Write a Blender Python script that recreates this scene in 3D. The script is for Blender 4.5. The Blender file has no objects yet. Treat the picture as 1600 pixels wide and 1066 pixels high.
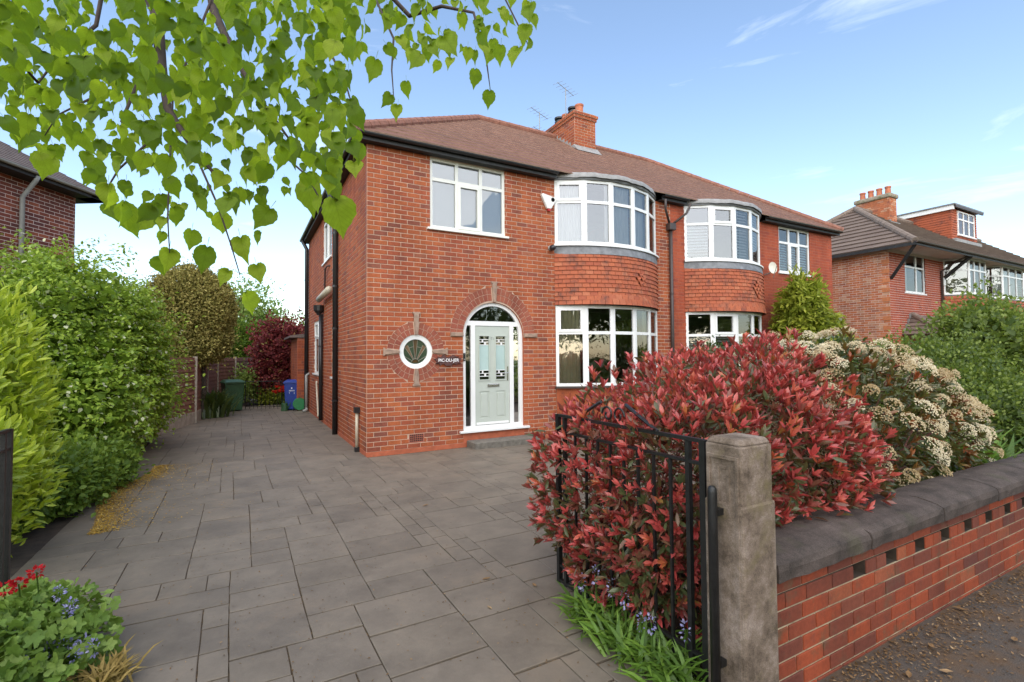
import bpy, bmesh, math, random
import numpy as np
from mathutils import Vector, Matrix

random.seed(7); RNG = np.random.default_rng(11)
SC = bpy.context.scene
COL = SC.collection
R = math.radians

# ---------------------------------------------------------------- camera
F_PX = 763.1
CAM = np.array([-1.876, -8.595, 1.707])
def cam_axes(yaw=R(28.89), pitch=R(1.76), roll=R(-0.45)):
    f = np.array([math.sin(yaw)*math.cos(pitch), math.cos(yaw)*math.cos(pitch), math.sin(pitch)])
    r = np.array([math.cos(yaw), -math.sin(yaw), 0.0]); u = np.cross(r, f)
    return np.array([r*math.cos(roll)+u*math.sin(roll), -r*math.sin(roll)+u*math.cos(roll), f])
AX = cam_axes()
cd = bpy.data.cameras.new('camera'); co = bpy.data.objects.new('camera', cd); COL.objects.link(co)
cd.sensor_width = 36.0; cd.sensor_fit = 'HORIZONTAL'; cd.lens = F_PX/1600*36; cd.clip_start = 0.05; cd.clip_end = 900
co.matrix_world = Matrix([[AX[0][i], AX[1][i], -AX[2][i], CAM[i]] for i in range(3)] + [[0, 0, 0, 1]])
SC.camera = co
def dist(p): return float(AX[2] @ (np.asarray(p)-CAM))
def spot(u, v, t):                     # the point at depth t that stands behind picture point (u, v)
    return CAM + t*(AX.T @ np.array([(u-800)/F_PX, (533-v)/F_PX, 1.0]))

# ---------------------------------------------------------------- sky and sun
SUN_EL, SUN_AZ = 44.0, 212.0           # azimuth clockwise from +Y
w = bpy.data.worlds.new('World'); SC.world = w; w.use_nodes = True
nt = w.node_tree; bg = nt.nodes['Background']
sky = nt.nodes.new('ShaderNodeTexSky'); sky.sky_type = 'NISHITA'; sky.sun_disc = False
sky.sun_elevation = R(SUN_EL); sky.sun_rotation = R(SUN_AZ); sky.air_density = 1.1; sky.dust_density = 0.7; sky.ozone_density = 0.7
tc = nt.nodes.new('ShaderNodeTexCoord')
mp = nt.nodes.new('ShaderNodeMapping'); mp.inputs['Scale'].default_value = (1.0, 1.0, 5.5); mp.inputs['Rotation'].default_value = (0.12, 0.1, 1.06)
nt.links.new(tc.outputs['Generated'], mp.inputs['Vector'])
nz = nt.nodes.new('ShaderNodeTexNoise'); nz.inputs['Scale'].default_value = 2.3; nz.inputs['Detail'].default_value = 9; nz.inputs['Roughness'].default_value = 0.6; nz.inputs['Distortion'].default_value = 0.5
nt.links.new(mp.outputs[0], nz.inputs['Vector'])
cr = nt.nodes.new('ShaderNodeValToRGB'); cr.color_ramp.elements[0].position = 0.57; cr.color_ramp.elements[1].position = 0.9
cr.color_ramp.elements[1].color = (0.75, 0.75, 0.75, 1)
nt.links.new(nz.outputs['Fac'], cr.inputs['Fac'])
mx = nt.nodes.new('ShaderNodeMixRGB'); mx.inputs['Color2'].default_value = (6.3, 6.6, 7.0, 1)
nt.links.new(cr.outputs['Color'], mx.inputs['Fac']); nt.links.new(sky.outputs['Color'], mx.inputs['Color1'])
nt.links.new(mx.outputs['Color'], bg.inputs['Color']); bg.inputs['Strength'].default_value = 0.15
ld = bpy.data.lights.new('sun', 'SUN'); lo = bpy.data.objects.new('sun', ld); COL.objects.link(lo)
ld.energy = 2.1; ld.angle = R(110); ld.color = (1.0, 0.90, 0.76)
sd = Vector((math.sin(R(SUN_AZ))*math.cos(R(SUN_EL)), math.cos(R(SUN_AZ))*math.cos(R(SUN_EL)), math.sin(R(SUN_EL))))
lo.rotation_euler = sd.to_track_quat('Z', 'Y').to_euler(); lo.location = (4, -20, 30)
vs = SC.view_settings; vs.view_transform = 'Standard'; vs.look = 'None'; vs.exposure = 1.0; vs.gamma = 1.0; vs.use_curve_mapping = False

# ---------------------------------------------------------------- materials
MATS = {}
class NT:
    def __init__(s, name):
        s.m = bpy.data.materials.new(name); s.m.use_nodes = True; s.t = s.m.node_tree
        s.b = s.t.nodes['Principled BSDF']; s.o = s.t.nodes['Material Output']; MATS[name] = s.m
    def n(s, kind, **kw):
        nd = s.t.nodes.new('ShaderNode'+kind)
        for k, v in kw.items():
            if k in nd.inputs.keys(): nd.inputs[k].default_value = v
            else: setattr(nd, k, v)
        return nd
    def l(s, a, b): s.t.links.new(a, b)
    def pos(s): return s.n('NewGeometry').outputs['Position']
    def noise(s, scale, detail=4, rough=0.6, vec=None, dim=None):
        nd = s.n('TexNoise'); nd.inputs['Scale'].default_value = scale; nd.inputs['Detail'].default_value = detail; nd.inputs['Roughness'].default_value = rough
        s.l(vec if vec is not None else s.pos(), nd.inputs['Vector']); return nd.outputs['Fac']
    def ramp(s, fac, stops, interp='LINEAR'):
        nd = s.n('ValToRGB'); r = nd.color_ramp; r.interpolation = interp
        while len(r.elements) < len(stops): r.elements.new(0.5)
        for e, (p, c) in zip(r.elements, stops): e.position = p; e.color = (*c, 1) if len(c) == 3 else c
        s.l(fac, nd.inputs['Fac']); return nd.outputs['Color']
    def math(s, op, a, b=None):
        nd = s.n('Math', operation=op)
        for i, x in enumerate((a, b)):
            if x is None: continue
            if isinstance(x, (int, float)): nd.inputs[i].default_value = x
            else: s.l(x, nd.inputs[i])
        return nd.outputs[0]
    def mix(s, a, b, fac, mode='MIX'):
        nd = s.n('MixRGB', blend_type=mode)
        for i, x in zip((0, 1, 2), (fac, a, b)):
            if isinstance(x, (int, float)): nd.inputs[i].default_value = x
            elif isinstance(x, tuple): nd.inputs[i].default_value = (*x, 1)
            else: s.l(x, nd.inputs[i])
        return nd.outputs[0]
    def rnd(s):                         # piece's own value: stored on the mesh or on the object
        a = s.n('Attribute', attribute_name='rnd').outputs['Fac']
        o = s.n('ObjectInfo').outputs['Color']; sp = s.n('SeparateColor'); s.l(o, sp.inputs[0])
        return s.math('FRACT', s.math('ADD', a, sp.outputs[0]))
    def col(s, c):
        if isinstance(c, tuple): s.b.inputs['Base Color'].default_value = (*c, 1)
        else: s.l(c, s.b.inputs['Base Color'])
    def set(s, rough=None, spec=None, metal=None):
        if rough is not None: s.b.inputs['Roughness'].default_value = rough
        if spec is not None: s.b.inputs['Specular IOR Level'].default_value = spec
        if metal is not None: s.b.inputs['Metallic'].default_value = metal
    def bump(s, h, strength=0.3, dist=0.01):
        nd = s.n('Bump'); nd.inputs['Strength'].default_value = strength; nd.inputs['Distance'].default_value = dist
        s.l(h, nd.inputs['Height']); s.l(nd.outputs[0], s.b.inputs['Normal'])
def plain(name, c, rough=0.6, var=0.12, scale=6.0, bump=0.0, bscale=60.0, metal=0.0, spec=0.5, dirt=None):
    k = NT(name); f = k.noise(scale, 5)
    lo_ = tuple(x*(1-var) for x in c); hi = tuple(min(1, x*(1+var)) for x in c)
    cc = k.ramp(f, [(0.3, lo_), (0.7, hi)])
    if dirt:
        g = k.noise(dirt[1], 6, 0.7); cc = k.mix(cc, dirt[0], k.ramp(g, [(dirt[2], (0, 0, 0)), (dirt[2]+0.18, (1, 1, 1))]))
    k.col(cc); k.set(rough, spec, metal)
    if bump: k.bump(k.noise(bscale, 4), bump, 0.004)
    return k.m
def brickmat(name, stops, rough=0.8, spec=0.25, stain=None):
    k = NT(name); r = k.rnd(); base = k.ramp(r, stops)
    f = k.noise(38, 5, 0.7); base = k.mix(base, (0.75, 0.72, 0.7), k.ramp(f, [(0.35, (0, 0, 0)), (0.8, (0.22, 0.22, 0.22))]), 'MIX') if False else k.mix(base, k.ramp(f, [(0.25, (0.72, 0.7, 0.7)), (0.7, (1.1, 1.1, 1.1))]), 1.0, 'MULTIPLY')
    g = k.noise(1.1, 3); base = k.mix(base, k.ramp(g, [(0.3, (0.86, 0.84, 0.84)), (0.7, (1.08, 1.06, 1.05))]), 1.0, 'MULTIPLY')
    h = k.noise(9, 5, 0.75); base = k.mix(base, (0.12, 0.05, 0.04), k.ramp(h, [(0.54, (0, 0, 0)), (0.74, (0.6, 0.6, 0.6))]))
    mpv = k.n('Mapping'); mpv.inputs['Scale'].default_value = (2.6, 2.6, 0.4); k.l(k.pos(), mpv.inputs[0]); base = k.mix(base, k.ramp(k.noise(1.0, 5, 0.65, mpv.outputs[0]), [(0.35, (0.74, 0.73, 0.74)), (0.6, (1.04, 1.04, 1.03))]), 1.0, 'MULTIPLY')
    if stain: base = k.mix(base, stain[0], k.ramp(k.noise(stain[1], 6, 0.7), [(stain[2], (0, 0, 0)), (stain[2]+0.15, (0.8, 0.8, 0.8))]))
    k.col(base); k.set(rough, spec); k.bump(k.noise(140, 4, 0.7), 0.5, 0.003); return k.m
brickmat('brick', [(0.0, (0.40, 0.105, 0.042)), (0.35, (0.45, 0.13, 0.048)), (0.62, (0.39, 0.10, 0.045)), (0.85, (0.34, 0.09, 0.046)), (0.96, (0.25, 0.085, 0.055)), (1.0, (0.43, 0.15, 0.075))])
brickmat('brick_ring', [(0, (0.36, 0.12, 0.07)), (1, (0.30, 0.085, 0.055))])
brickmat('brick_next', [(0, (0.40, 0.085, 0.04)), (0.6, (0.43, 0.10, 0.045)), (1, (0.33, 0.075, 0.045))])
brickmat('brick_wall', [(0, (0.35, 0.075, 0.03)), (0.4, (0.29, 0.065, 0.03)), (0.7, (0.20, 0.058, 0.035)), (0.88, (0.15, 0.05, 0.038)), (1, (0.38, 0.11, 0.05))], 0.75, 0.3, ((0.11, 0.085, 0.05), 5.0, 0.55))
brickmat('brick_dark', [(0, (0.15, 0.05, 0.04)), (0.55, (0.21, 0.06, 0.04)), (0.8, (0.34, 0.10, 0.05)), (1, (0.13, 0.05, 0.045))])
brickmat('brick_far', [(0, (0.56, 0.21, 0.09)), (0.5, (0.50, 0.165, 0.075)), (0.8, (0.62, 0.36, 0.22)), (1, (0.38, 0.14, 0.08))])
plain('mortar', (0.53, 0.375, 0.275), 0.9, 0.2, 3.0, 0.4, 90)
plain('mortar_red', (0.36, 0.12, 0.07), 0.9, 0.2, 3.0, 0.3, 90)
plain('mortar_wall', (0.40, 0.33, 0.22), 0.95, 0.3, 5.0, 0.5, 90, dirt=((0.12, 0.11, 0.06), 8.0, 0.5))
plain('mortar_white', (0.6, 0.5, 0.44), 0.9, 0.1, 3.0)
plain('plinth_paint', (0.42, 0.11, 0.05), 0.8, 0.2, 9, 0.4, 60, dirt=((0.22, 0.12, 0.07), 14, 0.6))
plain('stone', (0.32, 0.22, 0.16), 0.85, 0.3, 12, 0.5, 70)
plain('upvc', (0.80, 0.80, 0.77), 0.35, 0.03, 3)
plain('upvc_cream', (0.74, 0.74, 0.67), 0.4, 0.04, 3)
plain('door_paint', (0.47, 0.51, 0.445), 0.45, 0.03, 5)
plain('black_plastic', (0.018, 0.018, 0.019), 0.35, 0.3, 8)
plain('brown_plastic', (0.055, 0.04, 0.035), 0.45, 0.2, 8)
plain('fascia', (0.022, 0.022, 0.022), 0.6, 0.5, 14)
plain('grey_plastic', (0.30, 0.30, 0.28), 0.5, 0.12, 8)
plain('beige_plastic', (0.52, 0.47, 0.36), 0.5, 0.1, 8)
plain('lead', (0.17, 0.175, 0.18), 0.55, 0.35, 7, 0.3, 20)
plain('lead_pale', (0.27, 0.265, 0.255), 0.6, 0.25, 7, 0.4, 14)
plain('terracotta', (0.52, 0.17, 0.075), 0.75, 0.2, 20)
plain('iron', (0.012, 0.012, 0.012), 0.4, 0.4, 30, 0.2, 200)
plain('chrome', (0.6, 0.6, 0.6), 0.25, 0.05, 5, metal=1.0)
plain('interior', (0.24, 0.21, 0.18), 0.9, 0.2, 1.5)
plain('curtain', (0.80, 0.76, 0.56), 0.9, 0.1, 3)
plain('blind_white', (0.82, 0.83, 0.84), 0.8, 0.03, 2)
plain('concrete_step', (0.15, 0.135, 0.11), 0.85, 0.35, 14, 0.5, 80)
plain('soil_and_hole_shade', (0.045, 0.032, 0.022), 0.95, 0.5, 9, 0.8, 40)  # bare earth; also the painted shade inside the honeycomb holes
plain('bark', (0.055, 0.043, 0.032), 0.9, 0.4, 20, 0.8, 40)
plain('twig', (0.05, 0.032, 0.024), 0.8, 0.3, 20)
plain('stem_red', (0.14, 0.05, 0.035), 0.7, 0.3, 20)
plain('fence_wood', (0.19, 0.085, 0.055), 0.85, 0.3, 7, 0.4, 50)
plain('fence_dark', (0.05, 0.03, 0.022), 0.85, 0.3, 7)
plain('concrete_pale', (0.34, 0.30, 0.24), 0.9, 0.25, 9, 0.3, 60)
plain('bin_green', (0.03, 0.09, 0.035), 0.45, 0.2, 8)
plain('bin_blue', (0.02, 0.05, 0.27), 0.4, 0.15, 8)
plain('print_white', (0.75, 0.77, 0.8), 0.6, 0.05, 8)
plain('reel_green', (0.03, 0.20, 0.07), 0.4, 0.15, 8)
plain('hose', (0.06, 0.30, 0.14), 0.5, 0.1, 8)
plain('red_plastic', (0.45, 0.02, 0.02), 0.4, 0.1, 8)
plain('alarm_white', (0.78, 0.77, 0.72), 0.4, 0.03, 8)
plain('dish', (0.66, 0.62, 0.52), 0.5, 0.08, 8)
plain('soffit_pale', (0.55, 0.47, 0.42), 0.8, 0.1, 3)
plain('pot', (0.46, 0.15, 0.075), 0.75, 0.2, 12, 0.2, 40, dirt=((0.2, 0.12, 0.09), 5, 0.55))
plain('flaunch', (0.30, 0.25, 0.19), 0.95, 0.3, 9, dirt=((0.12, 0.14, 0.05), 6, 0.5))
plain('ridge_red', (0.24, 0.105, 0.07), 0.85, 0.3, 10, 0.4, 40)
plain('ridge_brown', (0.19, 0.145, 0.115), 0.9, 0.25, 8, 0.4, 40)
plain('sign_wood', (0.085, 0.035, 0.03), 0.7, 0.6, 40, 0.6, 60)
plain('lettering', (0.82, 0.80, 0.78), 0.6, 0.02, 5)
plain('stamp_line', (0.60, 0.60, 0.52), 0.5, 0.05, 5)
plain('frosted', (0.42, 0.55, 0.52), 0.25, 0.06, 4)
plain('glass_green', (0.03, 0.055, 0.03), 0.15, 0.3, 30)
plain('glass_amber', (0.16, 0.095, 0.05), 0.15, 0.3, 30)
plain('glass_brown', (0.07, 0.04, 0.015), 0.15, 0.3, 30)
plain('came', (0.28, 0.25, 0.2), 0.5, 0.1, 30)
plain('vent_clay', (0.34, 0.10, 0.06), 0.8, 0.15, 30)
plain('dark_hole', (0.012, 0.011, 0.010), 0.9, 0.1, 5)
plain('bell_black', (0.02, 0.02, 0.025), 0.2, 0.1, 5)

def tilemat(name, stops, rough=0.8, cell=(0.165, 0.062), mottle=((0.07, 0.06, 0.04), 2.5, 0.6), z0=0.0):
    k = NT(name); sp = k.n('SeparateXYZ'); k.l(k.pos(), sp.inputs[0])
    a = k.math('FLOOR', k.math('DIVIDE', k.math('ADD', sp.outputs[0], sp.outputs[1]), cell[0]))
    b = k.math('FLOOR', k.math('DIVIDE', k.math('SUBTRACT', sp.outputs[2], z0), cell[1]))
    cb = k.n('CombineXYZ'); k.l(a, cb.inputs[0]); k.l(b, cb.inputs[1])
    wn = k.n('TexWhiteNoise', noise_dimensions='3D'); k.l(cb.outputs[0], wn.inputs['Vector'])
    c = k.ramp(wn.outputs['Value'], stops)
    c = k.mix(c, k.ramp(k.noise(30, 5, 0.7), [(0.25, (0.7, 0.7, 0.7)), (0.75, (1.12, 1.12, 1.12))]), 1.0, 'MULTIPLY')
    c = k.mix(c, mottle[0], k.ramp(k.noise(mottle[1], 6, 0.7), [(mottle[2], (0, 0, 0)), (mottle[2]+0.2, (0.7, 0.7, 0.7))]))
    k.col(c); k.set(rough, 0.25); k.bump(k.noise(60, 4), 0.4, 0.004); return k.m
tilemat('roof_red', [(0, (0.165, 0.08, 0.056)), (0.5, (0.20, 0.098, 0.068)), (0.85, (0.15, 0.078, 0.056)), (1, (0.23, 0.12, 0.085))], cell=(0.3, 0.185), z0=5.585)
plain('tile_edge_red', (0.40, 0.255, 0.19), 0.9, 0.3, 6)  # lip faces paler than the tiles: cut edges plus lit course lines painted in
plain('tile_edge_brown', (0.10, 0.08, 0.068), 0.9, 0.2, 6)
tilemat('roof_brown', [(0, (0.17, 0.125, 0.10)), (0.5, (0.205, 0.155, 0.125)), (1, (0.15, 0.11, 0.09))], cell=(0.33, 0.1892), z0=5.44)
tilemat('roof_dark', [(0, (0.13, 0.10, 0.09)), (1, (0.17, 0.135, 0.12))], cell=(0.2, 0.06))
k = NT('hung_tile'); c = k.ramp(k.rnd(), [(0, (0.40, 0.105, 0.048)), (0.45, (0.44, 0.128, 0.058)), (0.75, (0.34, 0.088, 0.045)), (1, (0.47, 0.16, 0.08))])
c = k.mix(c, k.ramp(k.noise(45, 5, 0.7), [(0.25, (0.75, 0.72, 0.7)), (0.7, (1.1, 1.1, 1.1))]), 1.0, 'MULTIPLY')
sp = k.n('SeparateXYZ'); k.l(k.pos(), sp.inputs[0])
gx = k.math('ADD', k.noise(3.2, 6, 0.75), 0.0)
soot = k.ramp(gx, [(0.50, (0, 0, 0)), (0.70, (0.85, 0.85, 0.85))])
k.col(k.mix(c, (0.07, 0.045, 0.04), soot)); k.set(0.75, 0.3); k.bump(k.noise(90, 4), 0.4, 0.003)

k = NT('glass'); k.t.nodes.remove(k.b)
tr = k.n('BsdfTransparent'); tr.inputs[0].default_value = (0.94, 0.96, 0.95, 1); gl = k.n('BsdfGlossy'); gl.inputs['Roughness'].default_value = 0.015
fr = k.n('Fresnel'); fr.inputs[0].default_value = 2.7
wv = k.noise(1.7, 2, 0.4); bp_ = k.n('Bump'); bp_.inputs['Strength'].default_value = 0.06; bp_.inputs['Distance'].default_value = 0.05; k.l(wv, bp_.inputs['Height']); k.l(bp_.outputs[0], gl.inputs['Normal'])
ms = k.n('MixShader'); k.l(fr.outputs[0], ms.inputs[0]); k.l(tr.outputs[0], ms.inputs[1]); k.l(gl.outputs[0], ms.inputs[2]); k.l(ms.outputs[0], k.o.inputs['Surface'])

k = NT('slab'); c = k.ramp(k.rnd(), [(0, (0.170, 0.145, 0.113)), (0.5, (0.188, 0.161, 0.127)), (1, (0.153, 0.131, 0.104))])
c = k.mix(c, k.ramp(k.noise(2.6, 6, 0.7), [(0.25, (0.66, 0.64, 0.62)), (0.72, (1.18, 1.15, 1.1))]), 1.0, 'MULTIPLY')
c = k.mix(c, (0.19, 0.135, 0.085), k.ramp(k.noise(1.3, 5, 0.7), [(0.55, (0, 0, 0)), (0.8, (0.5, 0.5, 0.5))]))
k.col(c); k.set(0.62, 0.4); h = k.noise(7, 7, 0.65); k.bump(h, 0.55, 0.012)
k = NT('joint'); f = k.noise(26, 5, 0.75)
k.col(k.ramp(f, [(0.35, (0.075, 0.06, 0.045)), (0.55, (0.13, 0.095, 0.06)), (0.7, (0.30, 0.19, 0.09))])); k.set(0.95, 0.1)
k = NT('tarmac'); f = k.noise(4, 6, 0.7); g = k.noise(160, 3, 0.7)
c = k.ramp(g, [(0.3, (0.055, 0.046, 0.04)), (0.75, (0.13, 0.112, 0.095))]); c = k.mix(c, (0.12, 0.075, 0.042), k.ramp(f, [(0.42, (0, 0, 0)), (0.66, (0.85, 0.85, 0.85))]))
k.col(c); k.set(0.9, 0.2); k.bump(g, 0.7, 0.006)
k = NT('coping'); f = k.noise(5, 7, 0.75); g = k.noise(170, 3, 0.7)
c = k.ramp(f, [(0.28, (0.04, 0.034, 0.03)), (0.5, (0.09, 0.072, 0.062)), (0.75, (0.15, 0.118, 0.104))]); c = k.mix(c, k.ramp(g, [(0.3, (0.65, 0.65, 0.65)), (0.7, (1.3, 1.3, 1.3))]), 1.0, 'MULTIPLY')
c = k.mix(c, (0.08, 0.085, 0.04), k.ramp(k.noise(3.1, 5), [(0.58, (0, 0, 0)), (0.75, (0.6, 0.6, 0.6))]))
k.col(c); k.set(0.92, 0.2); k.bump(g, 0.8, 0.006)
k = NT('post_concrete'); f = k.noise(6, 7, 0.75); g = k.noise(190, 3, 0.7); sp = k.n('SeparateXYZ'); k.l(k.pos(), sp.inputs[0])
c = k.ramp(f, [(0.34, (0.085, 0.064, 0.045)), (0.5, (0.21, 0.16, 0.12)), (0.68, (0.37, 0.30, 0.25))]); c = k.mix(c, k.ramp(g, [(0.3, (0.7, 0.7, 0.7)), (0.7, (1.25, 1.25, 1.25))]), 1.0, 'MULTIPLY')
c = k.mix(c, (0.20, 0.165, 0.075), k.ramp(k.noise(4.3, 6, 0.7), [(0.56, (0, 0, 0)), (0.72, (0.7, 0.7, 0.7))]))
k.col(c); k.set(0.9, 0.2); k.bump(g, 0.8, 0.006)
k = NT('lawn'); f = k.noise(0.6, 6); k.col(k.ramp(f, [(0.3, (0.05, 0.075, 0.02)), (0.7, (0.085, 0.11, 0.035))])); k.set(0.95, 0.1)

def leafmat(name, stops, trans=0.35, rough=0.45, spec=0.4, tcol=(0.55, 0.75, 0.08), veins=False):
    k = NT(name); c = k.ramp(k.rnd(), stops)
    c = k.mix(c, k.ramp(k.noise(55, 3), [(0.3, (0.82, 0.82, 0.82)), (0.7, (1.12, 1.12, 1.12))]), 1.0, 'MULTIPLY')
    if veins:
        g = k.n('SeparateXYZ'); k.l(k.n('TexCoord').outputs['Generated'], g.inputs[0]); ax_ = k.math('ABSOLUTE', k.math('SUBTRACT', g.outputs[0], 0.5))
        s_ = k.math('SINE', k.math('MULTIPLY', k.math('SUBTRACT', g.outputs[1], k.math('MULTIPLY', ax_, 0.75)), 62.0)); vn = k.math('MAXIMUM', k.math('GREATER_THAN', s_, 0.93), k.math('LESS_THAN', ax_, 0.012))
        c = k.mix(c, k.mix(c, (0.55, 0.6, 0.55), 1.0, 'MULTIPLY'), k.math('MULTIPLY', vn, 0.55))
    k.col(c); k.set(rough, spec)
    t = k.n('BsdfTranslucent'); k.l(k.mix(c, tcol, 1.0, 'MULTIPLY') if False else k.mix(c, tcol, 0.35), t.inputs[0])
    m_ = k.n('MixShader'); m_.inputs[0].default_value = trans; k.l(k.b.outputs[0], m_.inputs[1]); k.l(t.outputs[0], m_.inputs[2]); k.l(m_.outputs[0], k.o.inputs['Surface']); return k.m
leafmat('lime_leaf', [(0, (0.05, 0.11, 0.012)), (0.35, (0.12, 0.22, 0.018)), (0.65, (0.24, 0.37, 0.022)), (1, (0.38, 0.50, 0.035))], 0.62, 0.5, 0.25, (0.60, 0.82, 0.03), True)
leafmat('photinia_leaf', [(0, (0.055, 0.085, 0.03)), (0.2, (0.09, 0.115, 0.04)), (0.34, (0.21, 0.085, 0.055)), (0.46, (0.38, 0.065, 0.062)), (0.62, (0.58, 0.095, 0.085)), (0.8, (0.62, 0.15, 0.12)), (0.92, (0.56, 0.13, 0.06)), (0.97, (0.42, 0.17, 0.05)), (1, (0.25, 0.2, 0.05))], 0.3, 0.30, 0.6, (0.8, 0.08, 0.05))
leafmat('cream_bush_leaf', [(0, (0.05, 0.075, 0.025)), (0.5, (0.10, 0.12, 0.03)), (0.7, (0.22, 0.10, 0.03)), (1, (0.38, 0.09, 0.03))], 0.25, 0.3, 0.55, (0.5, 0.2, 0.03))
leafmat('cream_flower', [(0, (0.42, 0.30, 0.15)), (0.3, (0.58, 0.47, 0.28)), (0.7, (0.70, 0.60, 0.39)), (1, (0.76, 0.69, 0.50))], 0.2, 0.8, 0.2, (0.7, 0.65, 0.5))
leafmat('dogwood_leaf', [(0, (0.12, 0.21, 0.02)), (0.5, (0.25, 0.37, 0.035)), (0.88, (0.36, 0.47, 0.06)), (0.93, (0.27, 0.38, 0.07)), (0.95, (0.55, 0.58, 0.36)), (1, (0.62, 0.62, 0.42))], 0.35, 0.55, 0.3)
leafmat('laurel_leaf', [(0, (0.20, 0.29, 0.015)), (0.5, (0.37, 0.47, 0.025)), (1, (0.52, 0.60, 0.06))], 0.35, 0.35, 0.5)
leafmat('low_leaf', [(0, (0.07, 0.13, 0.018)), (0.6, (0.14, 0.23, 0.03)), (1, (0.23, 0.33, 0.05))], 0.3, 0.5, 0.3)
leafmat('gold_conifer', [(0, (0.15, 0.15, 0.035)), (0.5, (0.31, 0.28, 0.075)), (1, (0.47, 0.40, 0.14))], 0.2, 0.8, 0.2, (0.5, 0.35, 0.1))
leafmat('pale_tree_leaf', [(0, (0.16, 0.24, 0.05)), (1, (0.30, 0.38, 0.09))], 0.35, 0.6, 0.3)
leafmat('hedge_leaf', [(0, (0.05, 0.10, 0.015)), (0.6, (0.10, 0.18, 0.02)), (1, (0.24, 0.33, 0.03))], 0.3, 0.6, 0.3)
leafmat('dark_red_leaf', [(0, (0.11, 0.02, 0.022)), (0.6, (0.21, 0.035, 0.038)), (0.9, (0.30, 0.07, 0.05)), (1, (0.25, 0.25, 0.06))], 0.25, 0.6, 0.3, (0.5, 0.05, 0.05))
leafmat('green_shrub_leaf', [(0, (0.05, 0.085, 0.018)), (0.5, (0.11, 0.16, 0.028)), (1, (0.25, 0.31, 0.06))], 0.3, 0.5, 0.35)
leafmat('bamboo_leaf', [(0, (0.14, 0.18, 0.02)), (0.5, (0.28, 0.31, 0.03)), (1, (0.42, 0.43, 0.06))], 0.35, 0.5, 0.3)
leafmat('ivy_leaf', [(0, (0.02, 0.045, 0.015)), (0.6, (0.04, 0.08, 0.025)), (0.8, (0.1, 0.14, 0.06)), (0.85, (0.5, 0.52, 0.38)), (1, (0.6, 0.6, 0.45))], 0.2, 0.4, 0.5)
leafmat('strap_leaf', [(0, (0.06, 0.12, 0.02)), (0.6, (0.12, 0.23, 0.03)), (1, (0.2, 0.33, 0.05))], 0.3, 0.4, 0.4)
leafmat('strap_dark', [(0, (0.03, 0.055, 0.015)), (1, (0.09, 0.12, 0.03))], 0.25, 0.45, 0.4)
leafmat('geranium_leaf', [(0, (0.10, 0.18, 0.03)), (0.5, (0.18, 0.29, 0.05)), (1, (0.27, 0.38, 0.09))], 0.3, 0.55, 0.3)
leafmat('blue_flower', [(0, (0.26, 0.25, 0.55)), (1, (0.5, 0.48, 0.7))], 0.3, 0.7, 0.2, (0.5, 0.5, 0.8))
leafmat('red_flower', [(0, (0.45, 0.01, 0.02)), (1, (0.62, 0.03, 0.03))], 0.25, 0.6, 0.2, (0.7, 0.05, 0.05))
leafmat('poppy', [(0, (0.65, 0.04, 0.015)), (1, (0.75, 0.08, 0.03))], 0.35, 0.6, 0.2, (0.8, 0.1, 0.05))
leafmat('petal', [(0, (0.38, 0.20, 0.03)), (0.6, (0.52, 0.32, 0.05)), (1, (0.6, 0.42, 0.14))], 0.1, 0.8, 0.2)
leafmat('litter', [(0, (0.08, 0.045, 0.02)), (0.6, (0.17, 0.10, 0.045)), (0.85, (0.28, 0.17, 0.08)), (1, (0.36, 0.26, 0.15))], 0.05, 0.8, 0.2)
leafmat('dry_grass', [(0, (0.25, 0.17, 0.05)), (1, (0.42, 0.30, 0.10))], 0.2, 0.8, 0.2)
leafmat('far_leaf', [(0, (0.05, 0.08, 0.02)), (1, (0.12, 0.17, 0.04))], 0.3, 0.7, 0.2)
# ---------------------------------------------------------------- helpers
WLOC = {}
def put(o, parent=None, wloc=(0, 0, 0), label=None, cat=None, group=None, kind=None):
    wl = Vector(wloc); COL.objects.link(o); WLOC[o.name] = wl
    if parent is not None: o.parent = parent; o.location = wl - WLOC[parent.name]
    else: o.location = wl
    if label: o['label'] = label
    if cat: o['category'] = cat
    if group: o['group'] = group
    if kind: o['kind'] = kind
    return o
def thing(name, label, cat, loc, group=None):
    return put(bpy.data.objects.new(name, None), None, loc, label, cat, group)
def meshdata(name, v, f, mat, smooth=False, rnd=None):
    m = bpy.data.meshes.new(name); m.from_pydata([tuple(map(float, p)) for p in v], [], f)
    if mat: m.materials.append(MATS[mat])
    if smooth: m.polygons.foreach_set('use_smooth', [True]*len(m.polygons))
    if rnd is not None:
        a = m.attributes.new('rnd', 'FLOAT', 'POINT'); a.data.foreach_set('value', np.asarray(rnd, dtype=np.float32))
    m.update(); return m
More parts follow.
